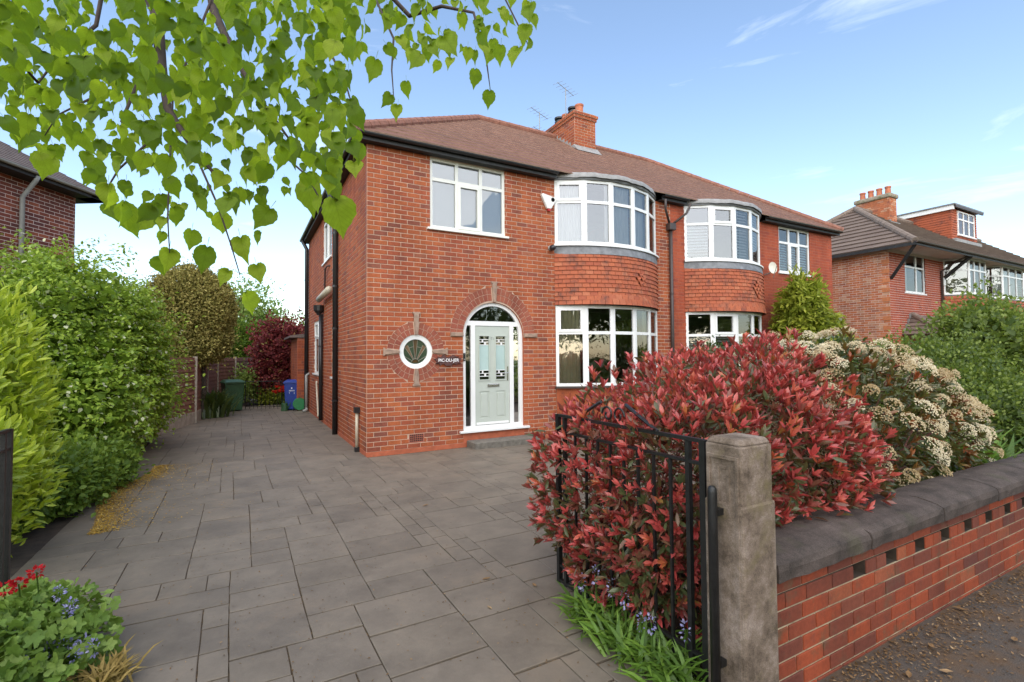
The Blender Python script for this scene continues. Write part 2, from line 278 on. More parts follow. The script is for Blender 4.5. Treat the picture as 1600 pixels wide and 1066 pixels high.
class MB:
    def __init__(s): s.v = []; s.f = []; s.r = []; s.cur = 0.0
    def add(s, v, f, r=None):
        n = len(s.v); s.v += [tuple(map(float, p)) for p in v]; s.f += [tuple(i+n for i in q) for q in f]; s.r += [s.cur if r is None else r]*len(v); return s
    def box(s, x0, x1, y0, y1, z0, z1):
        return s.add([(x0, y0, z0), (x1, y0, z0), (x1, y1, z0), (x0, y1, z0), (x0, y0, z1), (x1, y0, z1), (x1, y1, z1), (x0, y1, z1)],
                     [(0, 3, 2, 1), (4, 5, 6, 7), (0, 1, 5, 4), (1, 2, 6, 5), (2, 3, 7, 6), (3, 0, 4, 7)])
    def hexa(s, b, t): return s.add(list(b)+list(t), [(0, 3, 2, 1), (4, 5, 6, 7), (0, 1, 5, 4), (1, 2, 6, 5), (2, 3, 7, 6), (3, 0, 4, 7)])
    def prism(s, poly, d):              # polygon (world points) pushed along d
        n = len(poly); P = [Vector(p) for p in poly]; d = Vector(d)
        return s.add([tuple(p) for p in P]+[tuple(p+d) for p in P], [tuple(range(n)), tuple(range(2*n-1, n-1, -1))]+[((i+1) % n, i, n+i, n+(i+1) % n) for i in range(n)])
    def tube(s, pts, r, n=8, cap=True):
        pts = [Vector(p) for p in pts]; rs = r if isinstance(r, (list, tuple)) else [r]*len(pts); rings = []; up = None
        for i, p in enumerate(pts):
            t = (pts[min(i+1, len(pts)-1)]-pts[max(i-1, 0)]).normalized()
            if up is None: up = Vector((0, 0, 1)) if abs(t.z) < 0.9 else Vector((1, 0, 0))
            a = t.cross(up).normalized(); b = a.cross(t).normalized(); up = b
            rings.append([p+rs[i]*(math.cos(2*math.pi*k/n)*a+math.sin(2*math.pi*k/n)*b) for k in range(n)])
        v = [q for g in rings for q in g]; f = []
        for i in range(len(rings)-1):
            for k in range(n): f.append((i*n+k, i*n+(k+1) % n, (i+1)*n+(k+1) % n, (i+1)*n+k))
        if cap: f += [tuple(range(n-1, -1, -1)), tuple((len(rings)-1)*n+k for k in range(n))]
        return s.add(v, f)
    def lathe(s, prof, c, n=16, axis='z'):
        v = []; f = []
        for (r, h) in prof:
            for k in range(n):
                a = 2*math.pi*k/n; x, y = r*math.cos(a), r*math.sin(a)
                v.append((c[0]+x, c[1]+y, c[2]+h) if axis == 'z' else (c[0]+x, c[1]+h, c[2]+y))
        for i in range(len(prof)-1):
            for k in range(n):
                q = (i*n+k, i*n+(k+1) % n, (i+1)*n+(k+1) % n, (i+1)*n+k); f.append(q if axis == 'z' else q[::-1])
        e = [tuple(range(n-1, -1, -1)), tuple((len(prof)-1)*n+k for k in range(n))]
        f += e if axis == 'z' else [q[::-1] for q in e]
        return s.add(v, f)
    def build(s, name, mat, parent=None, smooth=False, bevel=0, auto=False, origin=None, **kw):
        V = np.array(s.v); c = (V.min(0)+V.max(0))/2 if origin is None else np.array(origin, float)
        if parent is None and origin is None: c[2] = V[:, 2].min()
        m = meshdata(name, V-c, s.f, mat, smooth, s.r if any(s.r) else None); o = put(bpy.data.objects.new(name, m), parent, c, **kw)
        if bevel:
            b = o.modifiers.new('bevel', 'BEVEL'); b.width = bevel; b.segments = 2; b.limit_method = 'ANGLE'
        return o
def one(name, mat, parent, *boxes, **kw):
    mb = MB()
    for b in boxes: mb.box(*b)
    return mb.build(name, mat, parent, **kw)

# ---------------------------------------------------------------- ground
def sheet(name, poly, z, mat, kind='structure', parent=None):
    return MB().add([(x, y, z) for x, y in poly], [tuple(range(len(poly)))]).build(name, mat, parent, kind=kind, origin=(0, 0, z))
sheet('ground', [(-160, -160), (220, -160), (220, 220), (-160, 220)], -0.03, 'lawn')
sheet('pavement', [(-30, -11.2), (40, -11.2), (40, -7.02), (-30, -7.02)], -0.008, 'tarmac')
sheet('road', [(-30, -19), (40, -19), (40, -11.5), (-30, -11.5)], -0.02, 'tarmac')
one('kerb', 'concrete_pale', None, (-30, 40, -11.5, -11.3, -0.1, 0.09), kind='structure')
sheet('garden_soil', [(0.3, -6.83), (7.2, -6.83), (7.2, -4.27), (0.85, -4.27), (0.85, -5.5), (0.3, -5.5)], -0.004, 'soil_and_hole_shade')
sheet('next_garden', [(7.2, -6.83), (20, -6.83), (20, 0.1), (7.2, 0.1)], -0.006, 'soil_and_hole_shade')
sheet('border_soil', [(-6, -6.9), (-3.3, -6.9), (-3.25, 2.5), (-3.1, 7), (-3.0, 9.6), (-6, 9.6)], -0.006, 'soil_and_hole_shade')
sheet('garden_bed', [(-2.2, 11.2), (3.0, 11.2), (3.0, 16), (-2.2, 16)], -0.01, 'soil_and_hole_shade')
drive = sheet('driveway', [(-3.45, -7.02), (0.4, -7.02), (0.4, -5.52), (0.86, -5.52), (0.86, -4.26), (7.2, -4.26), (7.2, 0.0), (0, 0), (0, 11.2), (-3.1, 11.2), (-3.1, 5)], -0.012, 'joint')
def in_drive(x, y): return (-3.4 <= x <= 0.3 and -7.0 <= y <= 11.1) or (0 <= x <= 7.1 and -4.3 <= y <= -0.01)
U_ = 0.15; GX0, GY0 = -3.45, -7.0; NX, NY = 71, 121
used = np.zeros((NX, NY), bool)
for i in range(NX):
    for j in range(NY):
        x, y = GX0+(i+.5)*U_, GY0+(j+.5)*U_
        if not (x < 0.33 and y < -4.25 or x < .78 and -5.5 < y < -4.25 or x < -0.03 or y < -0.05 and x < 7.1 and y > -4.25): used[i, j] = True
rs = random.Random(12); slabs = []
for j in range(NY):
    for i in range(NX):
        if used[i, j]: continue
        opts = [(3, 4), (3, 3), (4, 3), (5, 4), (4, 2), (3, 4), (4, 4), (5, 2), (3, 2), (5, 3), (2, 2), (4, 3), (3, 3)]; rs.shuffle(opts); opts += [(3, 1), (2, 1), (1, 2), (1, 1)]
        for (a, b) in opts:
            if i+a <= NX and j+b <= NY and not used[i:i+a, j:j+b].any(): break
        used[i:i+a, j:j+b] = True
        x0, x1, y0, y1 = GX0+i*U_, GX0+(i+a)*U_, GY0+j*U_, GY0+(j+b)*U_
        g = 0.003; gy = 0.0075; x1 = min(x1, -0.01) if y0 > -0.1 else x1; y1 = min(y1, -0.012) if x1 > 0.05 and y1 > -.2 else y1
        if x1-x0 < 0.08 or y1-y0 < 0.08: continue
        sk = lambda x, y: (x+min(1, max(0, (-x-.04)/1.2))*(0.010*math.sin(1.3*y+x)-(y+3)*0.010), y+min(1, max(0, (-x-.04)/1.2))*0.010*math.sin(1.1*x))
        pts = []
        for (xa, ya, xb, yb) in ((x0+g, y0+gy, x1-g, y0+gy), (x1-g, y0+gy, x1-g, y1-gy), (x1-g, y1-gy, x0+g, y1-gy), (x0+g, y1-gy, x0+g, y0+gy)):
            for q in range(3):
                t = q/3; e = 0.0025*rs.uniform(-1, 1); pts.append((xa+(xb-xa)*t+e, ya+(yb-ya)*t+e))
        P = [sk(*p) for p in pts]; cx = sum(p[0] for p in P)/12; cy = sum(p[1] for p in P)/12; zt = rs.uniform(-0.001, 0.002)
        ins = [(cx+(p[0]-cx)*0.985, cy+(p[1]-cy)*0.985) for p in P]
        v = [(p[0], p[1], -0.011) for p in P]+[(p[0], p[1], zt-0.0025) for p in P]+[(p[0], p[1], zt) for p in ins]
        d = dist((cx, cy, 0)); qq = AX @ (np.array((cx, cy, 0))-CAM); vis = (x1-x0)*(y1-y0)/d**3 if d > .5 and abs(qq[0]) < 1.2*d and abs(qq[1]) < .85*d and not (cx > .3 and cy > -4.3 and cx > 2.0) else 0
        slabs.append((vis, cx, cy, v, rs.random()))
slabs.sort(key=lambda s: -s[0]); rest = MB()
SF = [(k, (k+1) % 12, 12+(k+1) % 12, 12+k) for k in range(12)]+[(12+k, 12+(k+1) % 12, 24+(k+1) % 12, 24+k) for k in range(12)]+[tuple(range(24, 36))]
for n_, (vis, cx, cy, v, rv) in enumerate(slabs):
    if n_ < 300 and vis > 0: o = MB().add(v, SF).build('slab', 'slab', drive, origin=(cx, cy, 0)); o.color = (rv, 0, 0, 1)
    else: rest.add(v, SF, max(.001, rv))
rest.build('paving', 'slab', drive, kind='stuff')

# ---------------------------------------------------------------- brickwork
CO, BL = 0.084, 0.24                    # course height, brick pitch
def clip(bricks, fn):
    out = []
    for (a0, a1, t0, t1, zb, zt) in bricks:
        lo = fn(zb); hi = fn(zt)
        if lo is None and hi is None: out.append((a0, a1, t0, t1, zb, zt)); continue
        if lo is None: m_ = (hi[0]+hi[1])/2; lo = (m_, m_)
        if hi is None: m_ = (lo[0]+lo[1])/2; hi = (m_, m_)
        if a1 <= lo[0] and t1 <= hi[0] or a0 >= lo[1] and t0 >= hi[1]: out.append((a0, a1, t0, t1, zb, zt)); continue
        l0, l1 = min(a1, lo[0]), min(t1, hi[0]); r0, r1 = max(a0, lo[1]), max(t0, hi[1])
        if l0-a0 > 0.02 or l1-t0 > 0.02: out.append((a0, max(l0, a0+.004), t0, max(l1, t0+.004), zb, zt))
        if a1-r0 > 0.02 or t1-r1 > 0.02: out.append((min(r0, a1-.004), a1, min(r1, t1-.004), t1, zb, zt))
    return out
def f_rect(x0, x1, z0, z1): return lambda z: (x0, x1) if z0 < z < z1 else None
def f_circ(cx, cz, r, zmin=-9): return lambda z: (cx-math.sqrt(r*r-(z-cz)**2), cx+math.sqrt(r*r-(z-cz)**2)) if abs(z-cz) < r and z >= zmin else None
def course_bricks(width, z0, n, first=0, holes=(), jit=0.0):
    out = []; q = random.Random(3)
    for k in range(n):
        x = 0.0; i = 0; zb, zt = z0+k*CO+0.0062, z0+(k+1)*CO-0.0062
        while x < width-0.01:
            L = BL/2 if (i == 0 and (k+first) % 2 == 0) else BL
            e = min(x+L, width); b = [(x+0.0055, e-0.0055, x+0.0055, e-0.0055, zb, zt)] if e-x > 0.03 else []
            for h in holes: b = clip(b, h)
            out += b; x = e; i += 1
    return out
BRICK_CACHE = {}
def lay(bricks, O, U, N, thing_, mat, limit, proud=0.006, name='brick', depth=0.02, extra=None, slim=None):
    O, U, N = Vector(O), Vector(U), Vector(N); rot = math.atan2(U.y, U.x); rest = MB(); todo = []
    for b in bricks:
        c = O+U*((b[0]+b[1]+b[2]+b[3])/4); c.z = O.z+(b[4]+b[5])/2
        d = dist(c); vis = 0
        if d > 0.5:
            q = AX @ (np.array(c)-CAM); px, py = 800+F_PX*q[0]/d, 533-F_PX*q[1]/d
            facing = max(0.0, float(N.dot(Vector(CAM)-c))/max(0.1, (Vector(CAM)-c).length))
            if -20 < px < 1620 and -20 < py < 1086: vis = (b[1]-b[0])*facing/d**2
        todo.append((vis, b, c))
    todo.sort(key=lambda t: -t[0]); q = random.Random(len(bricks)); made = 0
    for vis, b, c in todo:
        rv = min(0.999, max(0.001, q.random()))
        full = abs((b[1]-b[0])-(BL-0.011)) < 1e-4 and abs(b[1]-b[3]) < 1e-5 and abs(b[0]-b[2]) < 1e-5
        base = (b[0]+b[1]+b[2]+b[3])/4; zc = (b[4]+b[5])/2
        loc = lambda u, dd, z: (u-base, dd, z-zc)
        jx = lambda: q.uniform(-0.0012, 0.0012)
        v = [(b[0]-base+jx(), depth, b[4]-zc+jx()), (b[1]-base+jx(), depth, b[4]-zc+jx()), (b[3]-base+jx(), depth, b[5]-zc+jx()), (b[2]-base+jx(), depth, b[5]-zc+jx())]
        e = 0.0025
        v2 = [(b[0]-base, -proud+e, b[4]-zc), (b[1]-base, -proud+e, b[4]-zc), (b[3]-base, -proud+e, b[5]-zc), (b[2]-base, -proud+e, b[5]-zc)]
        v3 = [(b[0]-base+e, -proud, b[4]-zc+e), (b[1]-base-e, -proud, b[4]-zc+e), (b[3]-base-e, -proud, b[5]-zc-e), (b[2]-base+e, -proud, b[5]-zc-e)]
        V = v+v2+v3
        Fc = [(0, 1, 5, 4), (1, 2, 6, 5), (2, 3, 7, 6), (3, 0, 4, 7), (4, 5, 9, 8), (5, 6, 10, 9), (6, 7, 11, 10), (7, 4, 8, 11), (8, 9, 10, 11)]
        if made < limit and vis > 0:
            if full:
                key = (mat, q.randrange(4), depth)
                if key not in BRICK_CACHE: BRICK_CACHE[key] = meshdata(name, V, Fc, mat)
                m = BRICK_CACHE[key]
            else: m = meshdata(name, V, Fc, mat)
            o = put(bpy.data.objects.new(name, m), thing_, c); o.rotation_euler.z = rot; o.color = (rv, 0, 0, 1); made += 1
        else:
            yv = Vector((-U.y, U.x, 0))
            rest.add([c+U*p[0]+yv*p[1]+Vector((0, 0, p[2])) for p in V], Fc, rv)
    if rest.v: rest.build('brickwork', mat, thing_, kind='stuff')
    return made
def wall_sheet(mb, O, U, width, z0, z1, openings, thick=0.0):
    # mortar face with openings; opening = (x0, x1, zlo(x), zhi(x))
    O, U = Vector(O), Vector(U); xs = {0.0, width}
    for (x0, x1, lo, hi, fine) in openings:
        xs |= {x0, x1}
        if fine: xs |= {x0+(x1-x0)*(0.5-0.5*math.cos(math.pi*k/fine)) for k in range(1, fine)}
    xs = sorted(xs)
    for a, b in zip(xs, xs[1:]):
        if b-a < 1e-5: continue
        m = (a+b)/2; ops = sorted([o for o in openings if o[0] < m < o[1]], key=lambda o: o[2](m)); cur = (z0, z0)
        for o in ops:
            n = (o[2](a), o[2](b))
            if n[0]-cur[0] > 1e-4 or n[1]-cur[1] > 1e-4:
                mb.add([O+U*a+Vector((0, 0, cur[0])), O+U*b+Vector((0, 0, cur[1])), O+U*b+Vector((0, 0, n[1])), O+U*a+Vector((0, 0, n[0]))], [(0, 1, 2, 3)])
            cur = (o[3](a), o[3](b))
        if z1-cur[0] > 1e-4: mb.add([O+U*a+Vector((0, 0, cur[0])), O+U*b+Vector((0, 0, cur[1])), O+U*b+Vector((0, 0, z1)), O+U*a+Vector((0, 0, z1))], [(0, 1, 2, 3)])
def o_rect(x0, x1, z0, z1): return (x0, x1, lambda x: z0, lambda x: z1, 0)
def o_circ(cx, cz, r): return (cx-r, cx+r, lambda x: cz-math.sqrt(max(0, r*r-(x-cx)**2)), lambda x: cz+math.sqrt(max(0, r*r-(x-cx)**2)), 16)
def o_arch(x0, x1, z0, zs): cx, r = (x0+x1)/2, (x1-x0)/2; return (x0, x1, lambda x: z0, lambda x: zs+math.sqrt(max(0, r*r-(x-cx)**2)), 18)

# ---------------------------------------------------------------- windows
def frame_box(mb, O, U, N, a, b, z0, z1, d0, d1):
    # box between a..b along U, z0..z1, from depth d0 (outer, along N) to d1
    O, U, N = Vector(O), Vector(U), Vector(N); Z = Vector((0, 0, 1))
    g = lambda x, d, z: O+U*x+N*d+Z*z
    mb.hexa([g(a, d0, z0), g(b, d0, z0), g(b, d1, z0), g(a, d1, z0)], [g(a, d0, z1), g(b, d0, z1), g(b, d1, z1), g(a, d1, z1)])
def window(parent, O, U, N, w, z0, z1, cols, transom, mat='upvc', sash=(), name='window', t=0.055, glaze='glass', sill=True, silld=0.05, dp=0.0, label=None, sillmat=None, sillw=0.06, lab=None):
    """frame in the plane through O along U; cols are fractions; sash = list of (col,row) with an opening light"""
    fb = MB(); N = Vector(N); d0, d1 = dp, dp-0.06
    frame_box(fb, O, U, N, 0, t, z0, z1, d0, d1); frame_box(fb, O, U, N, w-t, w, z0, z1, d0, d1)
    frame_box(fb, O, U, N, t, w-t, z0, z0+t, d0-.001, d1); frame_box(fb, O, U, N, t, w-t, z1-t, z1, d0-.001, d1)
    xs = [0]+list(cols)+[1]; xs = [x*w for x in xs]; m = 0.032
    zt = z0+(z1-z0)*transom if transom else None
    for x in xs[1:-1]: frame_box(fb, O, U, N, x-m, x+m, z0+t, z1-t, d0-.002, d1)
    if zt:
        for a, b in zip(xs, xs[1:]):
            la = a+(t if a == 0 else m); rb = b-(t if b == xs[-1] else m); frame_box(fb, O, U, N, la, rb, zt-m, zt+m, d0-.003, d1)
    win = fb.build(name, mat, parent)
    if lab: win['label'] = lab
    rows = [(z0+t, zt-m), (zt+m, z1-t)] if zt else [(z0+t, z1-t)]
    for ci, (a, b) in enumerate(zip(xs, xs[1:])):
        la = a+(t if a == 0 else m); rb = b-(t if b == xs[-1] else m)
        for ri, (za, zb) in enumerate(rows):
            if (ci, ri) in sash:
                s = MB(); k = 0.045
                frame_box(s, O, U, N, la-.012, la+k, za-.012, zb+.012, d0+0.014, d0-.03); frame_box(s, O, U, N, rb-k, rb+.012, za-.012, zb+.012, d0+0.014, d0-.03)
                frame_box(s, O, U, N, la+k, rb-k, za-.012, za+k, d0+0.013, d0-.03); frame_box(s, O, U, N, la+k, rb-k, zb-k, zb+.012, d0+0.013, d0-.03)
                s.build('sash', mat, win)
            g = MB(); OO, UU = Vector(O), Vector(U); q = lambda x, z: OO+UU*x+N*(d0-0.028)+Vector((0, 0, z))
            g.add([q(la, za), q(rb, za), q(rb, zb), q(la, zb)], [(0, 1, 2, 3)]); g.build('pane', glaze, win)
    if sill:
        s = MB(); frame_box(s, O, U, N, -sillw, w+sillw, z0-0.045, z0-0.002, d0+silld, d1-.02); s.build('sill', sillmat or mat, win, bevel=0.004)
    return win
def arc(x0, x1, d, n):
    wd = (x1-x0)/2; rr = (wd*wd+d*d)/(2*d); a = math.asin(min(1, wd/rr))
    return [Vector(((x0+x1)/2+rr*math.sin(t), -(rr*math.cos(t)-(rr-d)), 0)) for t in np.linspace(-a, a, n+1)]
def curtain(parent, p0, p1, z0, z1, mat='curtain', waves=6, amp=0.03, name='curtain'):
    p0, p1 = Vector(p0), Vector(p1); d = p1-p0; n = Vector((-d.y, d.x, 0)).normalized(); mb = MB(); k = waves*8; v = []
    for z in (z0, z1):
        for i in range(k+1):
            p = p0+d*(i/k)+n*amp*math.sin(i/8*2*math.pi); v.append((p.x, p.y, z))
    return mb.add(v, [(i, i+1, k+2+i, k+1+i) for i in range(k)]).build(name, mat, parent, smooth=True)
def slats(parent, p0, p1, z0, z1, step=0.075, mat='blind_white'):
    p0, p1 = Vector(p0), Vector(p1); d = (p1-p0); n = Vector((d.y, -d.x, 0)).normalized(); z = z0
    while z < z1:
        a, b = n*0.022, Vector((0, 0, 0.026))
        MB().add([p0+Vector((0, 0, z))+a-b, p1+Vector((0, 0, z))+a-b, p1+Vector((0, 0, z))-a+b, p0+Vector((0, 0, z))-a+b], [(0, 1, 2, 3)]).build('slat', mat, parent); z += step

# ---------------------------------------------------------------- roofs
def roof_plane(mb, A, B, C_, D_, nrow, lip=0.02, edge=None):
    # A-B eave, D-C top; stepped tile courses
    A, B, C_, D_ = map(Vector, (A, B, C_, D_)); nrm = (B-A).cross(D_-A).normalized()
    for k in range(nrow):
        t0, t1 = k/nrow, (k+1.0)/nrow
        a, b = A.lerp(D_, t0), B.lerp(C_, t0); c, d = B.lerp(C_, t1), A.lerp(D_, t1)
        h = nrm*lip
        mb.add([a+h, b+h, c+nrm*0.003, d+nrm*0.003], [(0, 1, 2, 3)])
        (edge or mb).add([a-nrm*.004, b-nrm*.004, b+h, a+h], [(0, 1, 2, 3)])
def ridge_tiles(parent, p, q, r, mat, step=0.32, name='ridge'):
    p, q = Vector(p), Vector(q); L = (q-p).length; n = max(1, int(L/step)); mb = MB(); t = (q-p).normalized()
    for i in range(n):
        a, b = p+t*(L*i/n), p+t*(L*(i+1)/n-0.006); mb.tube([a, b], [r, r*0.94], 10)
    return mb.build(name, mat, parent, kind='stuff')
def gutter(parent, p, q, r=0.055, mat='black_plastic', name='gutter'):
    p, q = Vector(p), Vector(q); t = (q-p).normalized(); s = t.cross(Vector((0, 0, 1))); v = []; n = 8
    for e in (p, q):
        for rr in (r, r-0.006):
            for k in range(n+1):
                a = math.pi*k/n; v.append(e+s*math.cos(a)*rr-Vector((0, 0, math.sin(a)*rr)))
    m = n+1; f = []
    for k in range(n): f += [(k, k+1, 2*m+k+1, 2*m+k), (m+k+1, m+k, 3*m+k, 3*m+k+1), (k+1, k, m+k, m+k+1), (2*m+k, 2*m+k+1, 3*m+k+1, 3*m+k)]
    f += [(0, 2*m, 3*m, m), (n, m+n, 3*m+n, 2*m+n)]
    return MB().add(v, f).build(name, mat, parent)
# ---------------------------------------------------------------- the house with the arched door
SOF, PARTY, END, DEEP = 5.44, 7.36, 14.5, 8.5
house = thing('brick_house', 'red brick semi-detached house with arched white doorway and round stained-glass window', 'house', (0, 0, 0))
nexth = thing('brick_house', 'adjoining smooth red brick half of the pair, with white slatted blinds in its bay', 'house', (10.9, 0, 0))
DX0, DX1, DZ0, DZS = 1.80, 3.135, 0.30, 2.10; DCX, DR = (DX0+DX1)/2, (DX1-DX0)/2
RW = (0.88, 1.80, 0.31)
holes = [f_rect(1.15, 2.73, 4.10, 5.6), f_circ(RW[0], RW[1], 0.535), f_rect(DX0, DX1, -1, DZS+0.03), f_circ(DCX, DZS+0.03, 0.93, DZS+0.03), f_rect(DX0-0.26, DX1+0.31, 2.087, 2.169), f_rect(0.74, 1.03, 0.155, 0.321)]
NC = 64
lay(course_bricks(3.925, 0.07, NC, 1, holes), (0, 0, 0), (1, 0, 0), (0, -1, 0), house, 'brick', 300)
SH = [f_rect(DEEP-3.75, DEEP-3.05, 1.247, 2.421), f_rect(DEEP-7.08, DEEP-5.46, 1.247, 2.757), f_rect(DEEP-5.2, DEEP-3.8, 4.187, 5.277)]
lay(course_bricks(DEEP, 0.07, NC, 0, SH), (0, DEEP, 0), (0, -1, 0), (-1, 0, 0), house, 'brick', 0)
lay(course_bricks(PARTY-6.86, 0.07, NC, 0), (6.86, 0, 0), (1, 0, 0), (0, -1, 0), house, 'brick', 0)
def reveal(mb, pts, d, closed=True):
    P = [Vector(p) for p in pts]; n = len(P); d = Vector(d)
    for i in range(n if closed else n-1): a, b = P[i], P[(i+1) % n]; mb.add([a, b, b+d, a+d], [(0, 1, 2, 3)])
mb = MB()
wall_sheet(mb, (0, 0, 0), (1, 0, 0), 3.925, 0, SOF, [o_rect(1.15, 2.73, 4.10, SOF), o_circ(*RW), o_arch(DX0, DX1, 0.12, DZS)])
m2 = MB(); wall_sheet(m2, (6.86, 0, 0), (1, 0, 0), PARTY-6.86, 0, SOF, []); m2.build('wall', 'mortar', house)
wall_sheet(mb, (0, DEEP, 0), (0, -1, 0), DEEP, 0, SOF, [o_rect(DEEP-3.75, DEEP-3.05, 1.247, 2.421), o_rect(DEEP-7.08, DEEP-5.46, 1.247, 2.757), o_rect(DEEP-5.2, DEEP-3.8, 4.187, 5.277)])
mb.box(0.0, PARTY, DEEP-.1, DEEP, 0, SOF)
rect = lambda x0, x1, z0, z1: [(x0, 0, z0), (x1, 0, z0), (x1, 0, z1), (x0, 0, z1)]
reveal(mb, rect(1.15, 2.73, 4.10, SOF), (0, 0.12, 0))
reveal(mb, [(RW[0]+RW[2]*math.cos(a), 0, RW[1]+RW[2]*math.sin(a)) for a in np.linspace(0, 2*math.pi, 40, endpoint=False)], (0, 0.12, 0))
archpts = lambda r, n=28: [(DCX+r*math.cos(a), DZS+r*math.sin(a)) for a in np.linspace(0, math.pi, n)]
for (y0, y1, z0, z1) in ((3.05, 3.75, 1.247, 2.421), (5.46, 7.08, 1.247, 2.757), (3.8, 5.2, 4.187, 5.277)):
    reveal(mb, [(0, y0, z0), (0, y1, z0), (0, y1, z1), (0, y0, z1)], (0.1, 0, 0))
mb.build('wall', 'mortar', house)
mb = MB(); P = [(DX1, 0, 0.12)]+[(x, 0, z) for x, z in archpts(DR)]+[(DX0, 0, 0.12)]; reveal(mb, P, (0, 0.13, 0), False); mb.build('door_reveal', 'brick', house)
one('interior', 'interior', house, (0.13, 7.3, 4.6, 4.68, 0, 5.4), (0.13, 7.3, 0.14, 4.6, 2.66, 2.76), (0.13, 7.3, -0.0+0.14, 8.3, 0.02, 0.06), (3.32, 3.4, 0.14, 4.6, 0.1, 2.66), (3.2, 3.28, 0.14, 4.6, 2.76, 5.4), (0.13, 7.3, 0.14, 8.3, 5.45, 5.5))
one('plinth', 'plinth_paint', house, (-0.012, 1.86, -0.012, 0.05, -0.02, 0.07), (3.3, 3.93, -0.012, 0.05, -0.02, 0.07), (-0.011, 0.05, 0.05, DEEP, -0.02, 0.07))
# voussoir rings
def ring(cx, cz, r0, r1, a0, a1, n, y=-0.008):
    for i in range(n):
        p, q = a0+(a1-a0)*i/n, a0+(a1-a0)*(i+1)/n; g = 0.005/((r0+r1)/2); p += g; q -= g
        pts = [(cx+r*math.cos(a), y, cz+r*math.sin(a)) for r, a in ((r0+.004, p), (r1-.004, p), (r1-.004, q), (r0+.004, q))]
        o = MB().prism(pts, (0, 0.03, 0)).build('voussoir', 'brick_ring', house); o.color = (random.random(), 0, 0, 1)
ga = 0.07
for r0, r1, n in ((0.667, 0.80, 12), (0.80, 0.93, 13)):
    for s0, s1 in ((0.0, math.pi/2-ga), (math.pi/2+ga, math.pi)): ring(DCX, DZS+0.03, r0, r1, s0, s1, n)
for r0, r1, n in ((0.31, 0.425, 6), (0.425, 0.535, 7)):
    for k in range(4): ring(RW[0], RW[1], r0, r1, k*math.pi/2+0.11, (k+1)*math.pi/2-0.11, n)
mb = MB(); mb.add([(DCX+r*math.cos(a), -0.002, DZS+0.03+r*math.sin(a)) for r in (0.668, 0.935) for a in np.linspace(0, math.pi, 30)], [(i, i+1, 31+i, 30+i) for i in range(29)])
mb.add([(RW[0]+r*math.cos(a), -0.002, RW[1]+r*math.sin(a)) for r in (0.31, 0.54) for a in np.linspace(0, 2*math.pi, 48)], [(i, i+1, 49+i, 48+i) for i in range(47)]); mb.build('ring_mortar', 'mortar', house)
def key(cx, cz, ang, r0, r1, w0, w1):
    c, s = math.cos(ang), math.sin(ang); pts = []
    for r, w_ in ((r0, -w0), (r1-.035, -w1), (r1-.035, -w1-.018), (r1, -w1-.022), (r1, w1+.022), (r1-.035, w1+.018), (r1-.035, w1), (r0, w0)): pts.append((cx+r*c-w_*s, -0.04, cz+r*s+w_*c))
    MB().prism(pts, (0, 0.06, 0)).build('keystone', 'stone', house, bevel=0.006)
key(DCX, DZS, math.pi/2, 0.67, 1.08, 0.022, 0.05)
for k, ln in enumerate((0.60, 0.72, 0.60, 0.62)): key(RW[0], RW[1], k*math.pi/2, 0.305, ln, 0.022, 0.05)
for x0, x1 in ((DX0-0.255, DX0-0.003), (DX1+0.003, DX1+0.31)): one('impost', 'stone', house, (x0, x1, -0.05, 0.04, 2.088, 2.165), bevel=0.01)
# front upper window
win = window(house, (1.15, 0, 0), (1, 0, 0), (0, -1, 0), 1.58, 4.105, SOF-0.005, (0.345, 0.665), 0.70, 'upvc_cream', [(1, 0)], dp=-0.025, silld=0.085, sillmat='upvc_cream')
one('blind', 'blind_white', house, (1.2, 2.7, 0.10, 0.105, 4.12, 5.42))  # added white sheet behind the glass, imitating its bright sky reflection
# side windows
for (y0, y1, z0, z1, cols, tr, sa) in ((3.05, 3.75, 1.247, 2.421, (), None, [(0, 0)]), (5.46, 7.08, 1.247, 2.757, (0.5,), 0.68, [(0, 1)]), (3.8, 5.2, 4.187, 5.277, (0.5,), None, [(0, 0)])):
    window(house, (0, y1, 0), (0, -1, 0), (-1, 0, 0), y1-y0, z0, z1, cols, tr, 'upvc', sa, dp=-0.02, silld=0.06)
# doorway
mb = MB(); t = 0.07; yo, yi = 0.045, 0.115
ao, ai = archpts(DR-0.002), archpts(DR-t)
for i in range(len(ao)-1):
    mb.hexa([(ao[i][0], yo, ao[i][1]), (ao[i+1][0], yo, ao[i+1][1]), (ai[i+1][0], yo, ai[i+1][1]), (ai[i][0], yo, ai[i][1])], [(ao[i][0], yi, ao[i][1]), (ao[i+1][0], yi, ao[i+1][1]), (ai[i+1][0], yi, ai[i+1][1]), (ai[i][0], yi, ai[i][1])])
for x0, x1 in ((DX0+.002, DX0+t), (DX1-t, DX1-.002)): mb.box(x0, x1, yo, yi, DZ0, DZS)
for x0, x1 in ((1.985, 2.075), (2.835, 2.925)): mb.box(x0, x1, yo+.001, yi, DZ0+.06, 2.315)
mb.box(DX0+t-.04, DX1-t+.04, yo+.002, yi, 2.305, 2.395); mb.box(DX0+t, DX1-t, yo+.002, yi, DZ0, DZ0+0.065)
frame = mb.build('door_frame', 'upvc', house)
one('door_sill', 'upvc', frame, (DX0-0.08, DX1+0.10, -0.07, 0.12, 0.255, 0.298), bevel=0.006)
one('threshold_brick', 'plinth_paint', house, (DX0, DX1, -0.003, 0.1, 0.0, 0.254))
ri = DR-t; zz = [z for z in np.linspace(2.10, 2.305, 6)]
